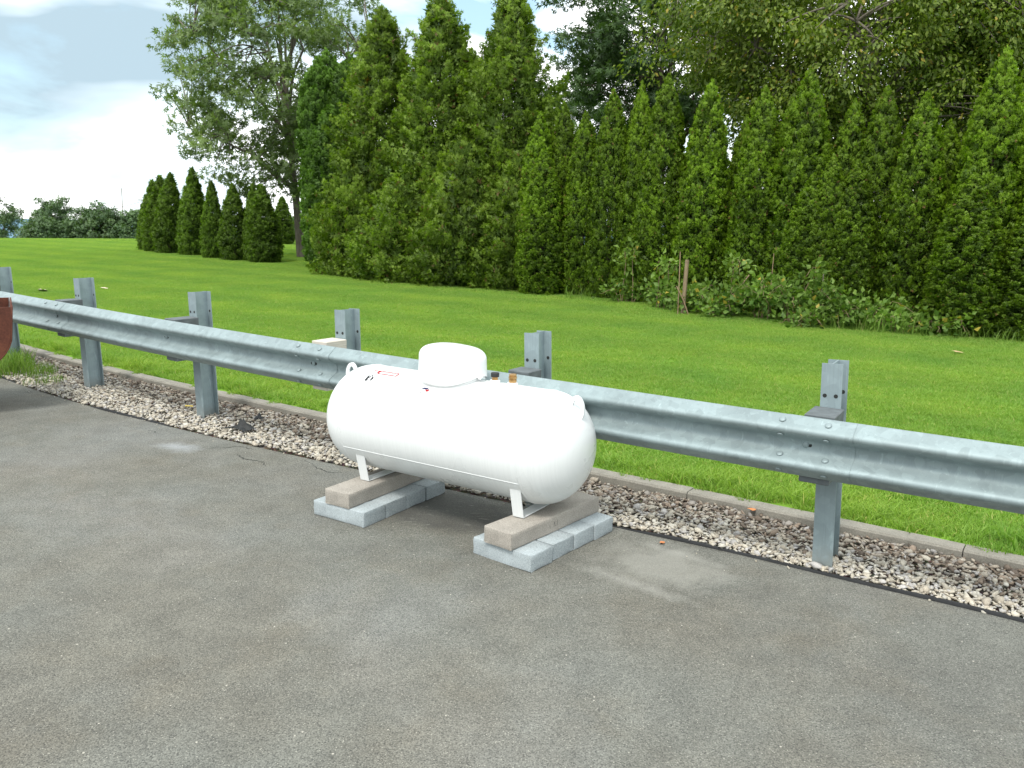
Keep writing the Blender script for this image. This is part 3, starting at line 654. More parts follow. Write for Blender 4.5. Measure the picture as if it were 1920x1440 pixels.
# lid dome over the valves
DL, DW, DC = .199, .170, -.018
def sup(t, e=2.6):
    c, s = cos(t), sin(t); return (abs(c) ** (2 / e) * (1 if c >= 0 else -1), abs(s) ** (2 / e) * (1 if s >= 0 else -1))
def saddle(y, r=TR): return sqrt(max(.0001, r * r - y * y))
def dome_bm():
    bm = bmesh.new(); seg = 72; rows = []
    spec = [('b', .986), ('b2', 1.0)] + [('w', f) for f in np.linspace(.1, 1, 6)] + [('f', f) for f in np.linspace(.12, 1, 9)] + [('t', f) for f in (.75, .5, .28, .1)]
    for k, f in spec:
        row = []
        for i in range(seg):
            u, v = sup(2 * pi * i / seg, 2.45); zb = saddle(v * DW) + .021; zs = .432
            if k == 'b': s, z = f, zb
            elif k == 'b2': s, z = 1.006, zb + .003
            elif k == 'w': s, z = 1.0 - .02 * f, zb + (zs - zb) * f
            elif k == 'f': a_ = f * pi / 2 * .86; s, z = .98 - .34 * (1 - cos(a_)), zs + .058 * sin(a_)
            else: s, z = .685 * f, .4885 + .014 * (1 - f * f)
            x = DC + u * DL * s; z += .012 * (-(x - DC) / DL) * (0 if k in 'b2' else min(1, (z - .3) / .18)); row.append(bm.verts.new((x, v * DW * s, z)))
        rows.append(row)
    for r0, r1 in zip(rows, rows[1:]):
        for i in range(seg): bm.faces.new((r0[i], r0[(i + 1) % seg], r1[(i + 1) % seg], r1[i]))
    bm.faces.new(rows[-1]); return bm
dome = link('lid_dome', bm_mesh('lid_dome', dome_bm(), MAT['white_dome'], smooth=True), tank, (0, 0, TZ))
def ring_wall(s0, s1, z0, z1, name, mat, parent):
    bm = bmesh.new(); seg = 72; R_ = []
    for (s, dz) in ((s0, z0), (s0, z1), (s1, z1), (s1, z0)):
        R_.append([bm.verts.new((DC + sup(2 * pi * i / seg, 2.45)[0] * DL * s, sup(2 * pi * i / seg, 2.45)[1] * DW * s, saddle(sup(2 * pi * i / seg, 2.45)[1] * DW * s) + dz)) for i in range(seg)])
    for r0, r1 in zip(R_, R_[1:] + R_[:1]):
        for i in range(seg): bm.faces.new((r0[i], r0[(i + 1) % seg], r1[(i + 1) % seg], r1[i]))
    return link(name, bm_mesh(name, bm, mat, angle=40), parent, (0, 0, TZ) if parent is tank else None)
ring_wall(.95, .925, -.006, .030, 'collar', MAT['white_dome'], tank)
link('lid_latch', bm_mesh('lid_latch', box_bm(.020, .030, .016, (DC + DL + .008, -.015, TR + .020), .003, 1), MAT['white_dome']), tank, (0, 0, TZ))
link('lid_hinge', bm_mesh('lid_hinge', lathe_bm([(-.022, .006), (.022, .006)], 12, 'X'), MAT['galv']), tank, (DC + DL + .022, -.015, TZ + TR + .014))
for a, cap, nm in ((.277, True, 'gauge_fitting'), (.395, False, 'fill_valve')):
    cp = link('coupling', bm_mesh('coupling', lathe_bm([(-.020, .030), (.014, .030), (.018, .027), (.018, .012)], 28), MAT['white'], angle=40), tank, (a, 0, TZ + TR))
    if cap:
        v = link(nm, bm_mesh(nm, lathe_bm([(.016, .0185), (.032, .0185), (.034, .021), (.040, .021)], 6), MAT['brass'], angle=30), tank, (a, 0, TZ + TR))
        link('cap', bm_mesh('cap', lathe_bm([(.036, .0235), (.056, .0240), (.059, .022), (.060, .008)], 24), MAT['black_plastic'], angle=40), v)
    else:
        v = link(nm, bm_mesh(nm, lathe_bm([(.016, .0200), (.026, .0225), (.034, .0225), (.035, .0170), (.039, .0170), (.040, .0235), (.052, .0235), (.053, .0185), (.057, .0185), (.058, .0220), (.064, .0215), (.065, .006)], 24), MAT['brass'], angle=35), tank, (a, 0, TZ + TR))
def lug_bm(sgn):
    bm = bmesh.new(); n = 28; rings = []
    for y in (-.0065, .0065):
        o_, i_ = [], []
        for k in range(n):
            t = 2 * pi * k / n; cx = sgn * .800
            o_.append(bm.verts.new((cx + .046 * cos(t) + sgn * .006 * (1 - sin(t)) * .5, y, .240 + .072 * sin(t)))); i_.append(bm.verts.new((cx + .023 * cos(t) + sgn * .003, y, .252 + .036 * sin(t))))
        rings.append((o_, i_))
    (o0, i0), (o1, i1) = rings
    for k in range(n):
        q = (k + 1) % n
        for f in ((o0[k], o0[q], i0[q], i0[k]), (o1[k], i1[k], i1[q], o1[q]), (o0[k], o1[k], o1[q], o0[q]), (i0[k], i0[q], i1[q], i1[k])): bm.faces.new(f)
    bmesh.ops.bevel(bm, geom=[e for e in bm.edges if len(e.link_faces) == 2 and e.calc_face_angle(0) > 1.2], offset=.002, segments=2, affect='EDGES'); return bm
for s in (-1, 1): link('lifting_lug', bm_mesh('lifting_lug', lug_bm(s), MAT['white'], angle=45), tank, (0, 0, TZ))
for xa in (-.513, .583):                    # bent strap feet
    path = [(-.262, .20), (-.214, .003), (.214, .003), (.262, .20)]; bm = bmesh.new(); w = .034; th_ = .006
    P2 = [Vector(p) for p in path]; rows = []
    for i, p in enumerate(P2):
        if i == 0: nrm = Vector((P2[1] - P2[0])).normalized()
        elif i == 3: nrm = Vector((P2[3] - P2[2])).normalized()
        else: nrm = ((P2[i] - P2[i - 1]).normalized() + (P2[i + 1] - P2[i]).normalized()).normalized()
        nn = Vector((-nrm.y, nrm.x)); rows.append([bm.verts.new((xa + sx * w, p.x + nn.x * q, p.y + nn.y * q)) for sx, q in ((-1, 0), (1, 0), (1, th_), (-1, th_))])
    for r0, r1 in zip(rows, rows[1:]):
        for i in range(4): bm.faces.new((r0[i], r0[(i + 1) % 4], r1[(i + 1) % 4], r1[i]))
    bm.faces.new(rows[0]); bm.faces.new(rows[-1]); bmesh.ops.bevel(bm, geom=bm.edges[:], offset=.0012, segments=1, affect='EDGES')
    link('foot_strap', bm_mesh('foot_strap', bm, MAT['white']), tank)

# ------------------------------------------------------------------ small things
def bucket():
    # open rusty steel trough with a rounded bottom, on a pedestal that stands left of the frame
    o = empty('rusty_trough', (-4.690, 6.93, .0), radians(31), 'rust-brown curved steel trough cut off by the left edge of the photo', 'trough')
    arc = [(.515 - .02 * t, .925 - .225 * t) for t in np.linspace(0, 1, 4)] + [(.495 - .42 * (1 - cos(t)) , .70 - .33 * sin(t)) for t in np.linspace(.18, pi / 2, 9)]
    pts = [(-.10 - (x + .10) , z) for x, z in arc] + [(x, z) for x, z in arc[::-1]]
    bm = bmesh.new(); rows = [[bm.verts.new((x, y, z)) for x, z in pts] for y in (0, .85)]
    for i in range(len(pts) - 1): bm.faces.new((rows[0][i], rows[0][i + 1], rows[1][i + 1], rows[1][i]))
    s_ = link('shell', bm_mesh('shell', bm, MAT['rust'], angle=30), o); md = s_.modifiers.new('thick', 'SOLIDIFY'); md.thickness = .012; md.offset = 1
    for y in (0, .85):
        bm = bmesh.new(); bm.faces.new([bm.verts.new((-.10 + (x + .10) * .992, y, z * .998)) for x, z in pts]); e = link('end_plate', bm_mesh('end_plate', bm, MAT['rust']), o); md = e.modifiers.new('thick', 'SOLIDIFY'); md.thickness = .014
    link('pedestal', bm_mesh('pedestal', box_bm(.30, .50, .365, (-.10, .43, .1825), .01, 1), MAT['rust']), o); link('foot_plate', bm_mesh('foot_plate', box_bm(.50, .66, .02, (-.10, .43, .011), .004, 1), MAT['rust']), o)
bucket()
def crumple(n, sx, sy, h, seed, mat, name):
    rs = np.random.RandomState(seed); g = np.stack(np.meshgrid(np.linspace(-1, 1, n), np.linspace(-1, 1, n), indexing='ij'), -1).reshape(-1, 2)
    r = np.hypot(g[:, 0], g[:, 1]); k = .75 + .5 * vnoise(np.c_[g * 1.6, np.full(len(g), seed)], seed); z = h * (vnoise(np.c_[g * 2.6, np.zeros(len(g))], seed + 1) ** 1.5) * np.clip(1.15 - r * .75, .05, 1) * 1.8
    V = np.c_[g[:, 0] * k * sx + rs.normal(0, .003, len(g)), g[:, 1] * k * sy + rs.normal(0, .003, len(g)), z + .004]
    i = np.arange(n - 1)[:, None] * n + np.arange(n - 1)[None]; F = np.stack([i, i + 1, i + n + 1, i + n], -1).reshape(-1, 4); return mesh_np(name, V, F, mat)
o = link('plastic_scrap', crumple(9, .085, .05, .062, 3, MAT['black_plastic'], 'plastic_scrap'), None, (-2.17, 6.70, .03)); o.rotation_euler = (0, 0, -.7); tag(o, 'torn black plastic scrap lying on the cream gravel left of the tank', 'scrap')
V, F = tube_np([(np.array([(0, 0, .012), (-.05, -.02, .022), (-.10, -.07, .010), (-.13, -.10, .006)]), np.array([.010, .009, .006, .003]))], 6); link('torn_strip', mesh_np('torn_strip', V, F, MAT['black_plastic']), o)
o = link('plastic_scrap', crumple(6, .032, .028, .045, 6, MAT['black_plastic'], 'plastic_scrap'), None, (-2.13, 7.02, .035)); tag(o, 'smaller black plastic scrap behind the torn black piece on the gravel', 'scrap')
def fallen_leaf(x, y, z, r, mat, label, seed, rz):
    me = crumple(5, r, r * .55, r * .14, seed, mat, 'fallen_leaf'); o = link('fallen_leaf', me, None, (x, y, z)); o.rotation_euler = (.1, .15, rz); tag(o, label, 'leaf', 'fallen leaves')
MAT['tanleaf'] = plain('dry_leaf', (.55, .36, .20), .8, var=.2).m; MAT['paleleaf'] = plain('pale_leaf', (.62, .52, .38), .8, var=.2).m; MAT['orange'] = plain('orange_leaf', (.62, .22, .07), .7, var=.2).m; MAT['yleaf'] = plain('yellow_leaf', (.62, .45, .06), .7, var=.2).m
fallen_leaf(5.90, 11.22, .115, .075, MAT['tanleaf'], 'dry tan leaf on the lawn near the right-hand shrubs', 2, .4)
fallen_leaf(-9.24, 16.74, .11, .14, MAT['paleleaf'], 'long pale scrap on the lawn behind the far left posts', 4, 1.9)
fallen_leaf(-8.35, 17.44, .11, .06, MAT['paleleaf'], 'small pale leaf on the lawn just right of the second post', 5, .2)
fallen_leaf(1.476, 4.942, .062, .030, MAT['orange'], 'orange leaf on the gravel by the kerb right of the tank', 6, .7)
fallen_leaf(-2.86, 7.37, .055, .030, MAT['yleaf'], 'yellow leaf on the gravel beside the third post from the left', 7, .5)
fallen_leaf(.86, 4.52, .004, .022, MAT['orange'], 'small orange leaf on the asphalt near the right stack of blocks', 8, 1.2)

# ------------------------------------------------------------------ vegetation
def fan_template(rs, nleaf=5, spread=1.0, wid=.13):
    V, F = [], []
    for i, a in enumerate(np.linspace(-spread, spread, nleaf)):
        l = (1 - .32 * abs(a) / spread) * rs.uniform(.85, 1.1); y0 = .12 + .25 * rs.rand(); b = rs.uniform(-.15, .15)
        d = np.array([sin(a), cos(a)]); nrm = np.array([cos(a), -sin(a)]); o = np.array([0, y0 * .4]); k = len(V)
        V += [(*(o + d * l * .18 - nrm * wid), 0), (*(o + d * l * .30 + nrm * wid), b * .4), (*(o + d * l), b)]; F += [(k, k + 1, k + 2)]
    return np.array(V, float), np.array(F)
def leaf_template(wid=.26, fold=.10, droop=.12):
    return np.array([(0, 0, 0), (wid, .48, fold), (0, 1.0, -droop), (-wid, .48, fold), (0, .5, -.02)], float), np.array([(0, 1, 4), (1, 2, 4), (2, 3, 4), (3, 0, 4)])
LEAF4 = (np.array([(0, 0, 0), (.26, .45, .07), (0, 1, -.10), (-.26, .45, .07)], float), np.array([(0, 1, 2), (0, 2, 3)]))
def scatter(P, D, size, tmpls, rs, tint=None, jitter=.0, nout=None, soft=.62):
    n = len(P); D = unit(D + rs.normal(0, jitter, (n, 3)) if jitter else D); r = rs.normal(0, 1, (n, 3)); U = unit(np.cross(D, r)); Wn = np.cross(U, D)
    if nout is not None:
        sg = np.where((Wn * nout).sum(1) < 0, -1.0, 1.0)[:, None]; U = U * sg; Wn = Wn * sg; NV = unit(nout * soft + Wn * (1 - soft))
    pick = rs.randint(0, len(tmpls), n)
    TV = np.stack([t[0] for t in tmpls])[pick]; TF = tmpls[0][1]; k = TV.shape[1]
    V = P[:, None] + size[:, None, None] * (TV[:, :, 0:1] * U[:, None] + TV[:, :, 1:2] * D[:, None] + TV[:, :, 2:3] * Wn[:, None])
    F = (TF[None] + (np.arange(n) * k)[:, None, None]).reshape(-1, TF.shape[1])
    t = rs.rand(n) if tint is None else np.clip(tint, 0, 1); C = np.repeat(np.stack([t, rs.rand(n), t, np.ones(n)], 1), k, 0)
    if nout is not None: return V.reshape(-1, 3), F, C, np.repeat(NV, k, 0)
    return V.reshape(-1, 3), F, C
def plume_crown(seed, H, R, ctrl, nb, ns, size, plen, pw, up=.6, fans=None, vary=.10, lump=.10, lumpf=1.2, tops=()):
    """foliage as many short plumes whose tips lie on the crown's envelope"""
    rs = np.random.RandomState(seed); cx = [c[0] for c in ctrl]; cy = [c[1] for c in ctrl]; hh = np.linspace(0, 1, 400); rr = np.interp(hh, cx, cy); cdf = np.cumsum(rr + .07); cdf /= cdf[-1]
    h = np.interp((np.arange(nb) + rs.rand(nb)) / nb, cdf, hh); th = (np.arange(nb) * 2.39996 + rs.normal(0, .5, nb)); e = np.interp(h, cx, cy) * R
    q = np.stack([np.cos(th) * e, np.sin(th) * e, h * H], 1); e = e * (1 + lump * 2 * (vnoise(q * lumpf, seed) - .5)) * (1 + rs.normal(0, vary, nb)); out = np.stack([np.cos(th), np.sin(th), np.zeros(nb)], 1)
    T = np.stack([np.cos(th) * e, np.sin(th) * e, h * H + rs.normal(0, .25 * plen, nb) * (h < .93)], 1); T[:, 2] = np.clip(T[:, 2], .04, H)
    k = (1 - .8 * h ** 2.5)[:, None]; B = unit(out * (1 - up) * k + np.array([0, 0, 1.0]) * (up + .1 * h[:, None]) + rs.normal(0, .22, (nb, 3))); pl = plen * rs.uniform(.65, 1.35, nb) * (1 - .35 * h ** 2)
    ci = np.repeat(np.arange(nb), ns); n = len(ci); u = rs.rand(n) ** .8; lat = rs.normal(0, 1, (n, 3)); lat /= np.maximum(1, np.linalg.norm(lat, axis=1) / 1.7)[:, None]
    P = T[ci] - B[ci] * (pl[ci] * u)[:, None] - out[ci] * (u * plen * .35)[:, None] + lat * (pw * (.22 + .85 * u) * (1 - .45 * h[ci] ** 3))[:, None]; P[:, 2] = np.maximum(P[:, 2], .02)
    D = unit(B[ci] + .55 * out[ci] * (1 - h[ci] ** 3)[:, None] + rs.normal(0, .42, (n, 3))); tone = rs.normal(0, .16, nb) + .30 * (vnoise(q * 1.6, seed + 3) - .5)
    tint = .70 - .52 * u + .40 * h[ci] ** 3 + tone[ci] + rs.normal(0, .14, n); V, F, C, Nv = scatter(P, D, size * rs.uniform(.6, 1.25, n), fans, rs, tint, nout=unit(out[ci] + lat * .40 + np.array([0, 0, .12])))  # upper crown tinted lighter: young growth plus light painted onto the tops
    m = n // 9; h2 = np.interp(rs.rand(m), cdf, hh); t2 = rs.uniform(0, 2 * pi, m); r2 = np.interp(h2, cx, cy) * R * rs.uniform(.30, .74, m)      # inner foliage closing the crown
    P2 = np.stack([np.cos(t2) * r2, np.sin(t2) * r2, h2 * H * .96], 1); D2 = unit(np.stack([np.cos(t2), np.sin(t2), np.full(m, .6)], 1) + rs.normal(0, .4, (m, 3)))
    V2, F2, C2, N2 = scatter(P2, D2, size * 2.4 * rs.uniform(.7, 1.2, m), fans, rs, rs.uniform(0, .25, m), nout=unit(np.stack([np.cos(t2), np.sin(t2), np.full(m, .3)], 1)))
    return np.concatenate([V, V2]), np.concatenate([F, F2 + len(V)]), np.concatenate([C, C2]), np.concatenate([Nv, N2])
rsT = np.random.RandomState(77)
FANS = [fan_template(rsT, 4, .95, .16) for _ in range(5)]
WFANS = [fan_template(rsT, 4, .80, .13) for _ in range(5)]
ARB_CTRL = [(0, .72), (.05, .88), (.16, 1.0), (.34, .98), (.52, .88), (.66, .75), (.78, .59), (.87, .43), (.94, .24), (.98, .10), (1, .01)]
COL_CTRL = [(0, .75), (.06, .95), (.3, 1.0), (.7, .96), (.86, .80), (.94, .52), (.98, .26), (1, .06)]
ROW_CTRL = [(0, .62), (.03, .80), (.12, .97), (.25, 1.0), (.45, .90), (.62, .72), (.78, .50), (.90, .27), (.97, .10), (1, .02)]
CON_CTRL = [(0, .62), (.04, .86), (.12, 1.0), (.26, .96), (.42, .80), (.58, .68), (.74, .52), (.87, .36), (.95, .20), (1, .04)]
def crown_mesh(name, args, mat):
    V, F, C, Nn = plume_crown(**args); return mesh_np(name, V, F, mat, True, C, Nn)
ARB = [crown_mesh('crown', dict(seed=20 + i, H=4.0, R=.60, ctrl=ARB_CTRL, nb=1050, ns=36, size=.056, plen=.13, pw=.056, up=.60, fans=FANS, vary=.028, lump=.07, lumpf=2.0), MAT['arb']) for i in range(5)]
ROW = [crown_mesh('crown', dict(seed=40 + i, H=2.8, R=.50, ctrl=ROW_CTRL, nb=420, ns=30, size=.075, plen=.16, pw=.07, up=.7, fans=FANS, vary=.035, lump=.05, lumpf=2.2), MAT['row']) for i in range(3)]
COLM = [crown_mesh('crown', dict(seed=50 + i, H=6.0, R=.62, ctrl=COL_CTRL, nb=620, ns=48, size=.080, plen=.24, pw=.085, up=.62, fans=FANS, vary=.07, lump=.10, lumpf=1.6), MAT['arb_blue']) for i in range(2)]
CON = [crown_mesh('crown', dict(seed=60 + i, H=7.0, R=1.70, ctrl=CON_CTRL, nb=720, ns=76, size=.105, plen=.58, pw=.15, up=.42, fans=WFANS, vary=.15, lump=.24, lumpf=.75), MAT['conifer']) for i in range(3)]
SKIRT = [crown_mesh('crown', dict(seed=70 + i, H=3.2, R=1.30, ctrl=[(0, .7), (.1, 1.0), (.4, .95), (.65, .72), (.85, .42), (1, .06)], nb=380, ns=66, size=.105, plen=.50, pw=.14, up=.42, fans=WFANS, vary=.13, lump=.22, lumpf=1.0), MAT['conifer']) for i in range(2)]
def trunk_mesh(H, r, mat):
    P = np.array([(0, 0, -.15), (.01, 0, .1), (.02, .01, H * .4), (0, .02, H * .9)]); V, F = tube_np([(P, np.array([r * 1.3, r, r * .6, r * .12]))], 8); return mesh_np('trunk', V, F, mat, True)
TRK = trunk_mesh(4.0, .075, MAT['bark']); TRKR = trunk_mesh(2.8, .05, MAT['bark']); TRKC = trunk_mesh(6.5, .14, MAT['bark'])
ORD = ['first', 'second', 'third', 'fourth', 'fifth', 'sixth', 'seventh', 'eighth', 'ninth', 'tenth', 'eleventh', 'twelfth', 'thirteenth', 'fourteenth', 'fifteenth', 'sixteenth', 'seventeenth', 'eighteenth', 'nineteenth', 'twentieth']
def conifer_tree(name, x, y, crown, trunk, sxy, sz, rz, label, cat, group, lean=(0, 0)):
    o = empty(name, (x, y, float(ground_z(np.array([x]), np.array([y]))[0]) - .02), 0, label, cat, group); o.scale = (sxy, sxy, sz)
    o.rotation_euler = (lean[1], lean[0], rz)
    link('crown', crown, o); link('trunk', trunk, o); return o
# hedge: (x, y, height, half width)
hedge_back = [(2.33, 18.7, 4.47, .58), (4.18, 17.14, 3.64, .60), (4.94, 16.8, 3.98, .60), (7.15, 14.84, 3.40, .62), (7.61, 14.62, 4.04, .66), (3.40, 17.87, 3.60, .60), (7.95, 14.15, 4.42, .64)]
hedge_main = [(.50, 19.1, 3.87, .62), (1.01, 19.21, 4.11, .58), (1.43, 18.51, 3.83, .60), (1.97, 18.09, 4.21, .62), (2.48, 17.82, 4.12, .58), (2.86, 17.40, 4.42, .70), (3.58, 16.85, 4.25, .70), (4.49, 16.14, 4.07, .68), (5.12, 15.65, 4.30, .74), (5.77, 15.4, 3.76, .62), (6.17, 14.97, 3.93, .62), (6.60, 14.50, 3.78, .66), (7.49, 13.95, 4.40, .74), (8.25, 13.30, 4.2, .75)]
hedge_front = [(.56, 18.54, 3.06, .62), (5.07, 14.98, 2.50, .56), (5.34, 14.80, 2.80, .50), (5.66, 14.66, 2.72, .52), (6.99, 13.32, 2.48, .66),  (7.75, 13.0, 2.1, .6)]
rnd = random.Random(12)
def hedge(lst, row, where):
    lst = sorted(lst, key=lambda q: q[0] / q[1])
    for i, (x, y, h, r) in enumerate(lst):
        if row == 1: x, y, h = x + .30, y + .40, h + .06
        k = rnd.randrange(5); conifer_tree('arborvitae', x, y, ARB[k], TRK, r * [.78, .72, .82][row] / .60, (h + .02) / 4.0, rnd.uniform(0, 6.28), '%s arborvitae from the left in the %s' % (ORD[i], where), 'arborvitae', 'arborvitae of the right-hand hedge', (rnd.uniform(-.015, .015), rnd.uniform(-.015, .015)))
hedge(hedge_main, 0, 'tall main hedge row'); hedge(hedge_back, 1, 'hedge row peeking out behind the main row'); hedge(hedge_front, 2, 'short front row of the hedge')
# clipped row far left: x, y, height, half width, lean
row = [(-14.05, 33.2, 2.70, .46, .10), (-13.40, 32.3, 2.85, .52, .10), (-12.60, 31.4, 2.90, .54, .07), (-11.36, 30.4, 3.05, .50, .05), (-10.08, 28.8, 2.58, .38, .02), (-9.07, 27.95, 2.46, .48, 0), (-8.40, 27.75, 2.48, .34, .02), (-7.90, 27.25, 2.46, .53, -.02)]
for i, (x, y, h, r, le) in enumerate(row):
    conifer_tree('clipped_arborvitae', x, y, ROW[i % 3], TRKR, r / .50, h / 2.8, 0, '%s from the left in the row of small clipped arborvitae on the lawn' % ORD[i], 'arborvitae', 'small clipped arborvitae row', (le, 0))
conifer_tree('clipped_arborvitae', -11.1, 41.4, ROW[1], TRKR, 1.05, .82, 2.0, 'small clipped arborvitae standing alone farther back beside the big trunk', 'arborvitae', 'small clipped arborvitae row')
# narrow dark columns left of the wide conifers
for i, (x, y, h, r) in enumerate([(-5.72, 25.5, 5.95, .56), (-5.74, 27.0, 6.45, .62), (-5.03, 25.6, 5.85, .60), (-5.05, 27.0, 6.3, .62), (-5.30, 25.0, 4.6, .55)]):
    conifer_tree('columnar_conifer', x, y, COLM[i % 2], TRKC, r / .62, h / 6.0, i * 1.3, ['narrow dark green column conifer at the far left of the tall group', 'dark column conifer peeking up just behind the leftmost column', 'second narrow dark column conifer, right of the leftmost one', 'dark column conifer whose tip shows behind the second column', 'shorter dark column conifer in front of the leftmost pair'][i], 'conifer', 'narrow dark column conifers')
# wide ragged conifers
for i, (x, y, h, s, k) in enumerate([(-3.55, 23.4, 6.85, 1.0, 0), (-1.95, 22.4, 7.0, 1.02, 1), (-.20, 21.4, 6.95, .95, 2), (-1.25, 23.6, 5.9, .8, 0)]):
    conifer_tree('wide_conifer', x, y, CON[k], TRKC, s, (h + .05) / 7.0, i * 2.1 + .4, ['left one of the three tall ragged wide conifers', 'middle one of the three tall ragged wide conifers', 'right one of the three tall ragged wide conifers', 'lower wide conifer in the gap behind the middle and right ones'][i], 'conifer', 'tall ragged wide conifers')
for i, (x, y, h, s, k) in enumerate([(-4.20, 22.9, 3.3, .80, 0), (-2.65, 21.6, 2.9, 1.0, 1), (-1.20, 20.5, 3.4, .95, 0), (.05, 19.7, 3.0, .80, 1), (-3.5, 22.2, 2.1, .8, 1), (-.4, 20.0, 2.0, .75, 0), (-1.9, 20.9, 2.0, .8, 1)]):
    conifer_tree('young_wide_conifer', x, y, SKIRT[k], TRKR, s, h / 3.2, i * 1.7, ['yellow-green bushy conifer at the left foot of the tall group', 'bushy conifer in front of the gap between left and middle tall conifers', 'bushy conifer at the foot of the middle tall conifer', 'bushy conifer at the right foot of the tall group next to the hedge', 'low bushy conifer second from the left along the lawn edge', 'low bushy conifer in front of the right tall conifer', 'low bushy conifer in front of the middle tall conifer'][i], 'conifer', 'bushy young conifers along the lawn edge')

# broadleaf trees
def broadleaf(name, x, y, label, group, mat, bark, seed, H, trunk_r, cz, rx, ry, rz_, ncl, nlv, lsz, csz, cx=0, cy=0, fork=2.0, droop=.0, flat=.55, hollow=.35, tmpl=None, cutlow=None):
    rs = np.random.RandomState(seed); z0 = float(ground_z(np.array([x]), np.array([y]))[0]); o = empty(name, (x, y, z0 - .05), 0, label, 'tree', group)
    d = unit(rs.normal(0, 1, (ncl * 3, 3))); rr = (hollow + (1 - hollow) * rs.rand(ncl * 3)) ** .6; K = d * rr[:, None] * (1 + .35 * (vnoise(d * 2.2 + 9, seed) - .5))[:, None]
    K = K * np.array([rx, ry, rz_]) + np.array([cx, cy, cz])
    keep = K[:, 2] > (cutlow if cutlow is not None else fork * .8)
    K = K[keep][:ncl]
    # skeleton: trunk, limbs to spread clusters, twigs from the nearest limb point
    paths = []; top = np.array([cx * .6, cy * .6, cz + rz_ * .55]); tp = np.linspace(0, 1, 9)[:, None]; tr = tp * top; tr[:, :2] += np.cumsum(rs.normal(0, .05 * H / 9, (9, 2)), 0) * np.linspace(0, 1, 9)[:, None]; paths.append((np.concatenate([[tr[0] - [0, 0, .2]], tr]), np.r_[trunk_r * 1.5, trunk_r * (1 - .86 * np.linspace(0, 1, 9) ** .8)]))
    nodes = [tr[3:]]; nl = 16; sel = rs.choice(len(K), nl, replace=False)
    for s in sel:
        b = K[s] * .96; zs = max(fork, min(b[2] * .55, top[2] * .8)); f = zs / top[2]; a = np.array([np.interp(f, tp[:, 0], tr[:, j]) for j in range(3)]); u = np.linspace(0, 1, 8)[:, None]
        mid = a * .5 + b * .5 + np.array([0, 0, .16 * np.linalg.norm(b - a)]); c = (1 - u) ** 2 * a + 2 * u * (1 - u) * mid + u * u * b; c[1:-1] += rs.normal(0, .035 * np.linalg.norm(b - a) / 2, (6, 3)); L_ = np.linalg.norm(b - a); r0 = trunk_r * .42 * min(1, L_ / 4)
        paths.append((c, r0 * (1 - .85 * u[:, 0]))); nodes.append(c[2:])
    nodes = np.concatenate(nodes)
    for k in K:
        j = np.argmin(np.linalg.norm(nodes - k, axis=1) + .3 * np.maximum(0, nodes[:, 2] - k[2])); a = nodes[j]; u = np.linspace(0, 1, 5)[:, None]; L_ = np.linalg.norm(k - a)
        if L_ < .05: continue
        mid = (a + k) / 2 + np.array([0, 0, .15 * L_]) + rs.normal(0, .08 * L_, 3); c = (1 - u) ** 2 * a + 2 * u * (1 - u) * mid + u * u * k; paths.append((c, np.linspace(.028, .007, 5) * min(1.3, trunk_r / .16)))
    V, F = tube_np(paths, 6); link('trunk', mesh_np('trunk', V, F, bark, True), o)
    n = len(K) * nlv; ci = np.repeat(np.arange(len(K)), nlv); cs = csz * rs.uniform(.6, 1.25, len(K)); off = rs.normal(0, 1, (n, 3)); off /= np.maximum(1, np.linalg.norm(off, axis=1) / 1.9)[:, None]; off = off * np.array([1, 1, flat]) * cs[ci][:, None] * .55
    off[:, 2] -= droop * np.hypot(off[:, 0], off[:, 1]); P = K[ci] + off; D = unit(off * np.array([1, 1, .5]) + np.array([0, 0, -.15 - droop]) * csz + rs.normal(0, .35 * csz, (n, 3)))
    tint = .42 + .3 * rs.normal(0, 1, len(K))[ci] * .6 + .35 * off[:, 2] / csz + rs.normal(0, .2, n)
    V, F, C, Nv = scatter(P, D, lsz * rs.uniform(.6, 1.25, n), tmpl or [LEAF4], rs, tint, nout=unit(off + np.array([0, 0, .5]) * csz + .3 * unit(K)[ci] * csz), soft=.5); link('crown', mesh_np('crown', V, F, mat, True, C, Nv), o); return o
SPR = []
for q in range(4):                          # a compound leaf: five slim leaflets
    SPR.append(fan_template(np.random.RandomState(q), 5, 1.15, .11))
broadleaf('ash_tree', -7.55, 30.5, 'tall airy ash tree with sky showing through, behind the small clipped row', 'broadleaf trees', MAT['ash'], MAT['bark_grey'], 7, 11, .17, 6.3, 3.9, 3.6, 4.6, 335, 60, .21, .54, cx=-.75, fork=1.9, hollow=.30, flat=.6, droop=.15, tmpl=SPR, cutlow=2.0)
broadleaf('dark_oak', 4.6, 29.5, 'dark green broadleaf tree behind the left end of the hedge', 'broadleaf trees', MAT['maple'], MAT['bark'], 9, 12, .22, 7.8, 3.5, 3.4, 3.7, 230, 90, .24, .62, cx=.2, fork=2.6, tmpl=SPR, droop=.2, cutlow=3.8)
broadleaf('background_tree', 2.0, 35.5, 'low dark tree in the background between the tall conifers and the hedge', 'broadleaf trees', MAT['maple'], MAT['bark'], 10, 7, .16, 4.3, 2.6, 2.2, 2.5, 130, 70, .24, .6, fork=1.8, tmpl=SPR)
broadleaf('yellowing_tree', 8.1, 20.6, 'large yellow-green broadleaf tree arching over the hedge at upper right', 'broadleaf trees', MAT['walnut'], MAT['bark_grey'], 14, 9, .20, 6.0, 4.7, 3.2, 3.4, 560, 200, .11, .78, cx=-.1, fork=2.4, droop=.3, hollow=.25, tmpl=[LEAF4], cutlow=2.5)
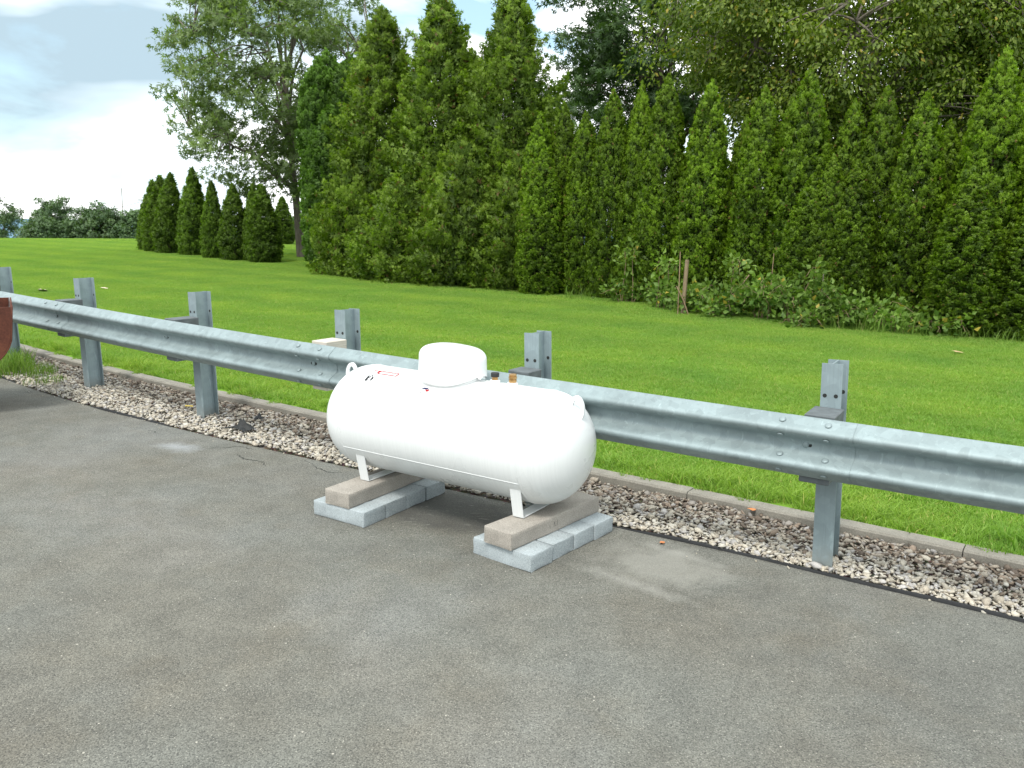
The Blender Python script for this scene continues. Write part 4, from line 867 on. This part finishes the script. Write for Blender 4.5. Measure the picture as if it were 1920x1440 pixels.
broadleaf('yellowing_tree', 11.6, 21.5, 'second yellow-green broadleaf tree at the far right edge above the hedge', 'broadleaf trees', MAT['walnut'], MAT['bark_grey'], 15, 9, .20, 5.6, 3.4, 3.0, 3.8, 330, 180, .11, .75, fork=2.4, droop=.3, hollow=.25, tmpl=[LEAF4], cutlow=2.0)

# far trees below the crest, utility poles, hill
BLEAF = [fan_template(np.random.RandomState(30 + q), 4, 1.2, .20) for q in range(3)]
far = [(-66.0, 112, 1.2, 3.3, 4.2, 1), (-62.6, 118, .3, 2.4, 3.6, 1), (-59.2, 111, 2.0, 2.6, 3.4, 1), (-58.3, 107, -.6, 2.8, 3.0, 0), (-54.8, 110, .4, 2.9, 3.0, 0), (-51.6, 109, .9, 2.9, 3.2, 0), (-48.2, 110, .6, 3.0, 3.2, 0), (-44.6, 111, .9, 3.0, 3.4, 0), (-40.6, 112, .6, 3.0, 3.4, 0), (-29.0, 111, .1, 3.0, 3.2, 0), (-70.5, 112, .8, 3.2, 3.6, 1)]
flab = ['leftmost far tree on the skyline beyond the lawn', 'thin far tree behind the leftmost skyline tree', 'taller far tree with an open rounded top, left of the utility pole', 'dark bushy far tree under the taller open-topped one', 'far bushy tree just right of the open-topped skyline tree', 'far bushy tree below the bare utility mast', 'far bushy tree right of the bare utility mast', 'far bushy tree behind the left end of the small clipped row', 'far tree hidden behind the small clipped row', 'far tree glimpsed left of the ash trunk', 'far tree at the left border of the photo']
for i, (x, y, ztop, rx, rz_, airy) in enumerate(far):
    z0 = float(ground_z(np.array([x]), np.array([y]))[0]); ztop += .7; Ht = ztop - z0
    broadleaf('far_tree', x, y, flab[i], 'far trees on the skyline', MAT['far'], MAT['bark'], 100 + i, Ht, .16, Ht - rz_ * (1.0 if not airy else .95), rx, rx * .8, rz_, 70 if airy else 110, 90, .27, .62 if airy else .85, fork=1.0, hollow=.3, flat=.7, tmpl=BLEAF, cutlow=.5)
def pole(name, x, y, ztop, r, label, trans=False):
    z0 = float(ground_z(np.array([x]), np.array([y]))[0]); o = empty(name, (x, y, z0 - .3), 0, label, 'pole', 'utility poles'); h = ztop - z0 + .3
    V, F = tube_np([(np.array([(0, 0, 0), (0, 0, h * .5), (.05, 0, h)]), np.array([r * 1.2, r, r * .8]))], 8); link('pole_shaft', mesh_np('pole_shaft', V, F, MAT['old_wood'], True), o)
    if trans:
        link('crossarm', bm_mesh('crossarm', box_bm(2.0, .1, .12, (0, 0, h - .5), .01, 1), MAT['old_wood']), o); link('transformer', bm_mesh('transformer', lathe_bm([(-.45, .20), (-.42, .24), (.40, .24), (.45, .15)], 14), MAT['rubber'], angle=40), o, (-.5, 0, h - 1.4))
    return o
pole('utility_pole', -49.7, 110.0, 3.74, .055, 'thin bare utility mast rising above the far trees'); pole('utility_pole', -46.66, 110.0, 2.85, .15, 'utility pole with a transformer beside the left end of the small clipped row', True)
for k, (za, zb) in enumerate(((-.1, 2.35), (-.75, 1.75))):
    pts = []
    for u in np.linspace(0, 1, 24): pts.append((-58.5 + (-46.66 + 58.5) * u, 110.0, za + (zb - za) * u - .35 * 4 * u * (1 - u)))
    for u in np.linspace(.04, 1, 24): pts.append((-46.66 + 22 * u, 110.0, zb - .3 * u - .7 * 4 * u * (1 - u)))
    V, F = tube_np([(np.array(pts), np.full(len(pts), .028))], 5); tag(link('power_line', mesh_np('power_line', V, F, MAT['rubber'])), ['upper power line strung to the utility pole', 'lower power line strung to the utility pole'][k], 'wire', 'power lines')
def hill():
    rs = np.random.RandomState(4); n = 70; xs = np.linspace(-1900, 700, n); ztop = -52 + 14 * vnoise(np.c_[xs * .004, xs * 0, xs * 0], 6) + 4 * vnoise(np.c_[xs * .03, xs * 0, xs * 0], 9); rows = []
    for dy, f in ((0, 0), (120, .6), (240, .95), (330, 1.0), (700, .4)):
        rows.append(np.stack([xs, 1750 + dy + 0 * xs, -210 + (ztop + 210) * f], 1))
    V = np.concatenate(rows); i = np.arange(4)[:, None] * n + np.arange(n - 1)[None]; F = np.stack([i, i + 1, i + n + 1, i + n], -1).reshape(-1, 4)
    m = M('far_hill_haze_blue', .95, 0, .1); v = m.coord('World'); m.color(m.ramp(m.noise(v, .02, 4, .6), [(.3, (.11, .20, .27)), (.7, (.15, .25, .31))]))  # blue of distant haze painted into the hill's colour
    tag(link('hill', mesh_np('hill', V, F, m.m, True)), 'blue wooded hill far beyond the trees', None, None, 'structure')
hill()

# undergrowth in front of the hedge
LV = [leaf_template(.34, .10, .18), leaf_template(.30, .06, .10)]
def bramble(x, y, h, r, ncane, nl, label, seed, tall=None, arch=.7):
    rs = np.random.RandomState(seed); o = empty('bramble_bush', (x, y, float(ground_z(np.array([x]), np.array([y]))[0]) - .02), 0, label, 'shrub', 'brambles along the hedge foot'); paths = []; P, D = [], []
    for c in range(ncane):
        a = rs.uniform(0, 2 * pi); L_ = r * rs.uniform(.4, 1.15); hh = h * rs.uniform(.55, 1.05)
        if tall and c < tall[0]: hh = tall[1] * rs.uniform(.85, 1.0); L_ *= .45
        b = np.array([cos(a) * .12, sin(a) * .12, 0]); e = np.array([cos(a) * L_, sin(a) * L_ - .15, hh * arch]); m_ = np.array([cos(a) * L_ * .45, sin(a) * L_ * .45, hh * 1.35]); u = np.linspace(0, 1, 9)[:, None]; p = (1 - u) ** 2 * b + 2 * u * (1 - u) * m_ + u * u * e; p[1:] += rs.normal(0, .02, (8, 3)); paths.append((p, np.linspace(.007, .0025, 9)))
        k = int(nl / ncane); uu = rs.uniform(.12, 1, k); q = np.stack([np.interp(uu, u[:, 0], p[:, j]) for j in range(3)], 1); off = rs.normal(0, .075, (k, 3)); P.append(q + off); D.append(unit(off * 6 + np.array([0, -.35, .15]) + rs.normal(0, .4, (k, 3))))
    V, F = tube_np(paths, 5); link('canes', mesh_np('canes', V, F, MAT['cane'], True), o)
    P = np.concatenate(P); P[:, 2] = np.maximum(P[:, 2], .03); D = np.concatenate(D); V, F, C = scatter(P, D, rs.uniform(.065, .14, len(P)), LV, rs, .5 + .4 * (P[:, 2] / h - .5) + rs.normal(0, .24, len(P))); link('leaves', mesh_np('leaves', V, F, MAT['bramble'], False, C), o); return o
brs = [(2.15, 16.85, .55, .55, 9, 420, (2, 1.35)), (2.75, 16.1, .60, .60, 10, 520, (2, 1.1)), (3.25, 15.5, .55, .60, 10, 520, None), (3.75, 15.1, .75, .65, 12, 620, (2, 1.2)), (4.25, 14.75, .95, .65, 12, 560, None), (4.70, 14.25, .85, .65, 14, 760, (2, 1.1)), (5.15, 13.95, .75, .60, 12, 600, None), (5.65, 13.65, .60, .55, 10, 420, None), (3.55, 14.85, .32, .40, 8, 240, None), (4.65, 13.85, .34, .40, 8, 260, None), (5.95, 13.35, .42, .45, 9, 260, None), (6.55, 13.05, .40, .40, 8, 220, None)]
blab = ['bramble at the left end of the undergrowth with one tall leafy shoot', 'bramble just left of the wooden stake', 'low bramble at the foot of the wooden stake', 'bramble right of the wooden stake with reddish canes', 'arching bramble in the middle of the undergrowth', 'tall dense bramble mound right of the middle of the undergrowth', 'bramble right of the dense mound', 'bramble at the right end next to the tall grass', 'low yellowish bramble spilling onto the lawn right of the stake', 'low bramble spilling onto the lawn below the dense mound', 'small bramble among the tall grass', 'small bramble at the far right among the tall grass']
for i, b in enumerate(brs): bramble(b[0] + .08, b[1] + .14, b[2] * .86, b[3], b[4], b[5], blab[i], 200 + i, b[6])
def tall_grass(x, y, n, h, r, label, seed, name='tall_grass', mat='weed'):
    rs = np.random.RandomState(seed); Vs, Fs, Cs = [], [], []
    a = rs.uniform(0, 2 * pi, n); d = r * np.sqrt(rs.rand(n)); b = np.stack([np.cos(a) * d, np.sin(a) * d, np.zeros(n)], 1); hh = h * rs.uniform(.5, 1.1, n); la = rs.uniform(0, 2 * pi, n); le = hh * rs.uniform(.15, .75, n); w = rs.uniform(.003, .0065, n) * (h / .5) ** .5
    wa = rs.uniform(0, 2 * pi, n); wv = np.stack([np.cos(wa), np.sin(wa), np.zeros(n)], 1) * w[:, None]; lv = np.stack([np.cos(la), np.sin(la), np.zeros(n)], 1)
    pts = []
    for f, g, ww in ((0, 0, 1), (.45, .15, .9), (.8, .5, .6), (.92, 1.0, .05)):
        c = b + lv * (le * g)[:, None]; c[:, 2] = hh * f; pts += [c - wv * ww, c + wv * ww]
    V = np.stack(pts, 1); F = np.array([(0, 1, 3, 2), (2, 3, 5, 4), (4, 5, 7, 6)]); F = (F[None] + (np.arange(n) * 8)[:, None, None]).reshape(-1, 4); t = rs.rand(n); C = np.repeat(np.stack([t, rs.rand(n), t, np.ones(n)], 1), 8, 0)
    o = link(name, mesh_np(name, V.reshape(-1, 3), F, MAT[mat], False, C), None, (x, y, float(ground_z(np.array([x]), np.array([y]))[0]) - .01)); tag(o, label, 'grass', 'tall grass clumps'); return o
for i, (x, y, n, h, r, l) in enumerate([(5.25, 13.75, 90, .34, .26, 'tall grass clump left of the right-hand brambles'), (5.75, 13.5, 110, .40, .28, 'tall grass clump in front of the right-hand brambles'), (6.15, 13.2, 110, .38, .28, 'tall grass clump right of the right-hand brambles'), (6.80, 12.9, 70, .28, .28, 'tall grass clump at the hedge foot near the right edge'), (7.3, 12.6, 70, .28, .3, 'tall grass clump at the right edge of the photo below the hedge'), (1.3, 17.6, 60, .35, .30, 'thin tall grass at the hedge foot left of the brambles')]):
    tall_grass(x, y, n, h, r, l, 300 + i)
# weeds by the far left post
for i, (x, y, n, h, r, l) in enumerate([(-5.35, 8.88, 420, .30, .26, 'lush green weed clump at the foot of the leftmost post'), (-5.0, 8.78, 260, .17, .22, 'lower weed clump on the gravel right of the leftmost post'), (-4.72, 8.45, 170, .10, .20, 'thin yellowing weeds creeping over the cream gravel at the far left'), (-5.55, 9.2, 260, .24, .25, 'weed clump behind the leftmost post')]):
    o = tall_grass(x, y, n, h, r, l, 320 + i, 'weed_clump'); o.location.z = .005
def stake(x, y, h, r, lean, label, mat, name, cat):
    V, F = tube_np([(np.array([(0, 0, -.1), (lean * .5, 0, h * .5), (lean, .02, h)]), np.array([r, r, r * .9]))], 6); o = link(name, mesh_np(name, V, F, mat), None, (x, y, .07)); tag(o, label, cat); return o
stake(3.02, 15.25, .98, .040, .03, 'short weathered wooden stake standing in the brambles', MAT['old_wood'], 'wooden_stake', 'stake')
stake(2.93, 15.2, 1.12, .010, -.02, 'thin bare cane upright beside the wooden stake', MAT['cane'], 'bare_cane', 'cane')
stake(4.35, 14.6, 1.15, .007, .03, 'thin bare cane sticking up in the middle of the brambles', MAT['cane'], 'bare_cane', 'cane')
stake(5.05, 14.1, .85, .010, .02, 'grey bare cane near the right end of the brambles', MAT['bark_grey'], 'bare_cane', 'cane')
stake(3.55, 15.0, .75, .012, .55, 'leaning reddish-brown cane right of the wooden stake', MAT['cane'], 'leaning_cane', 'cane')
stake(3.15, 15.15, .52, .012, -.28, 'cane leaning left against the wooden stake', MAT['cane'], 'leaning_cane', 'cane')
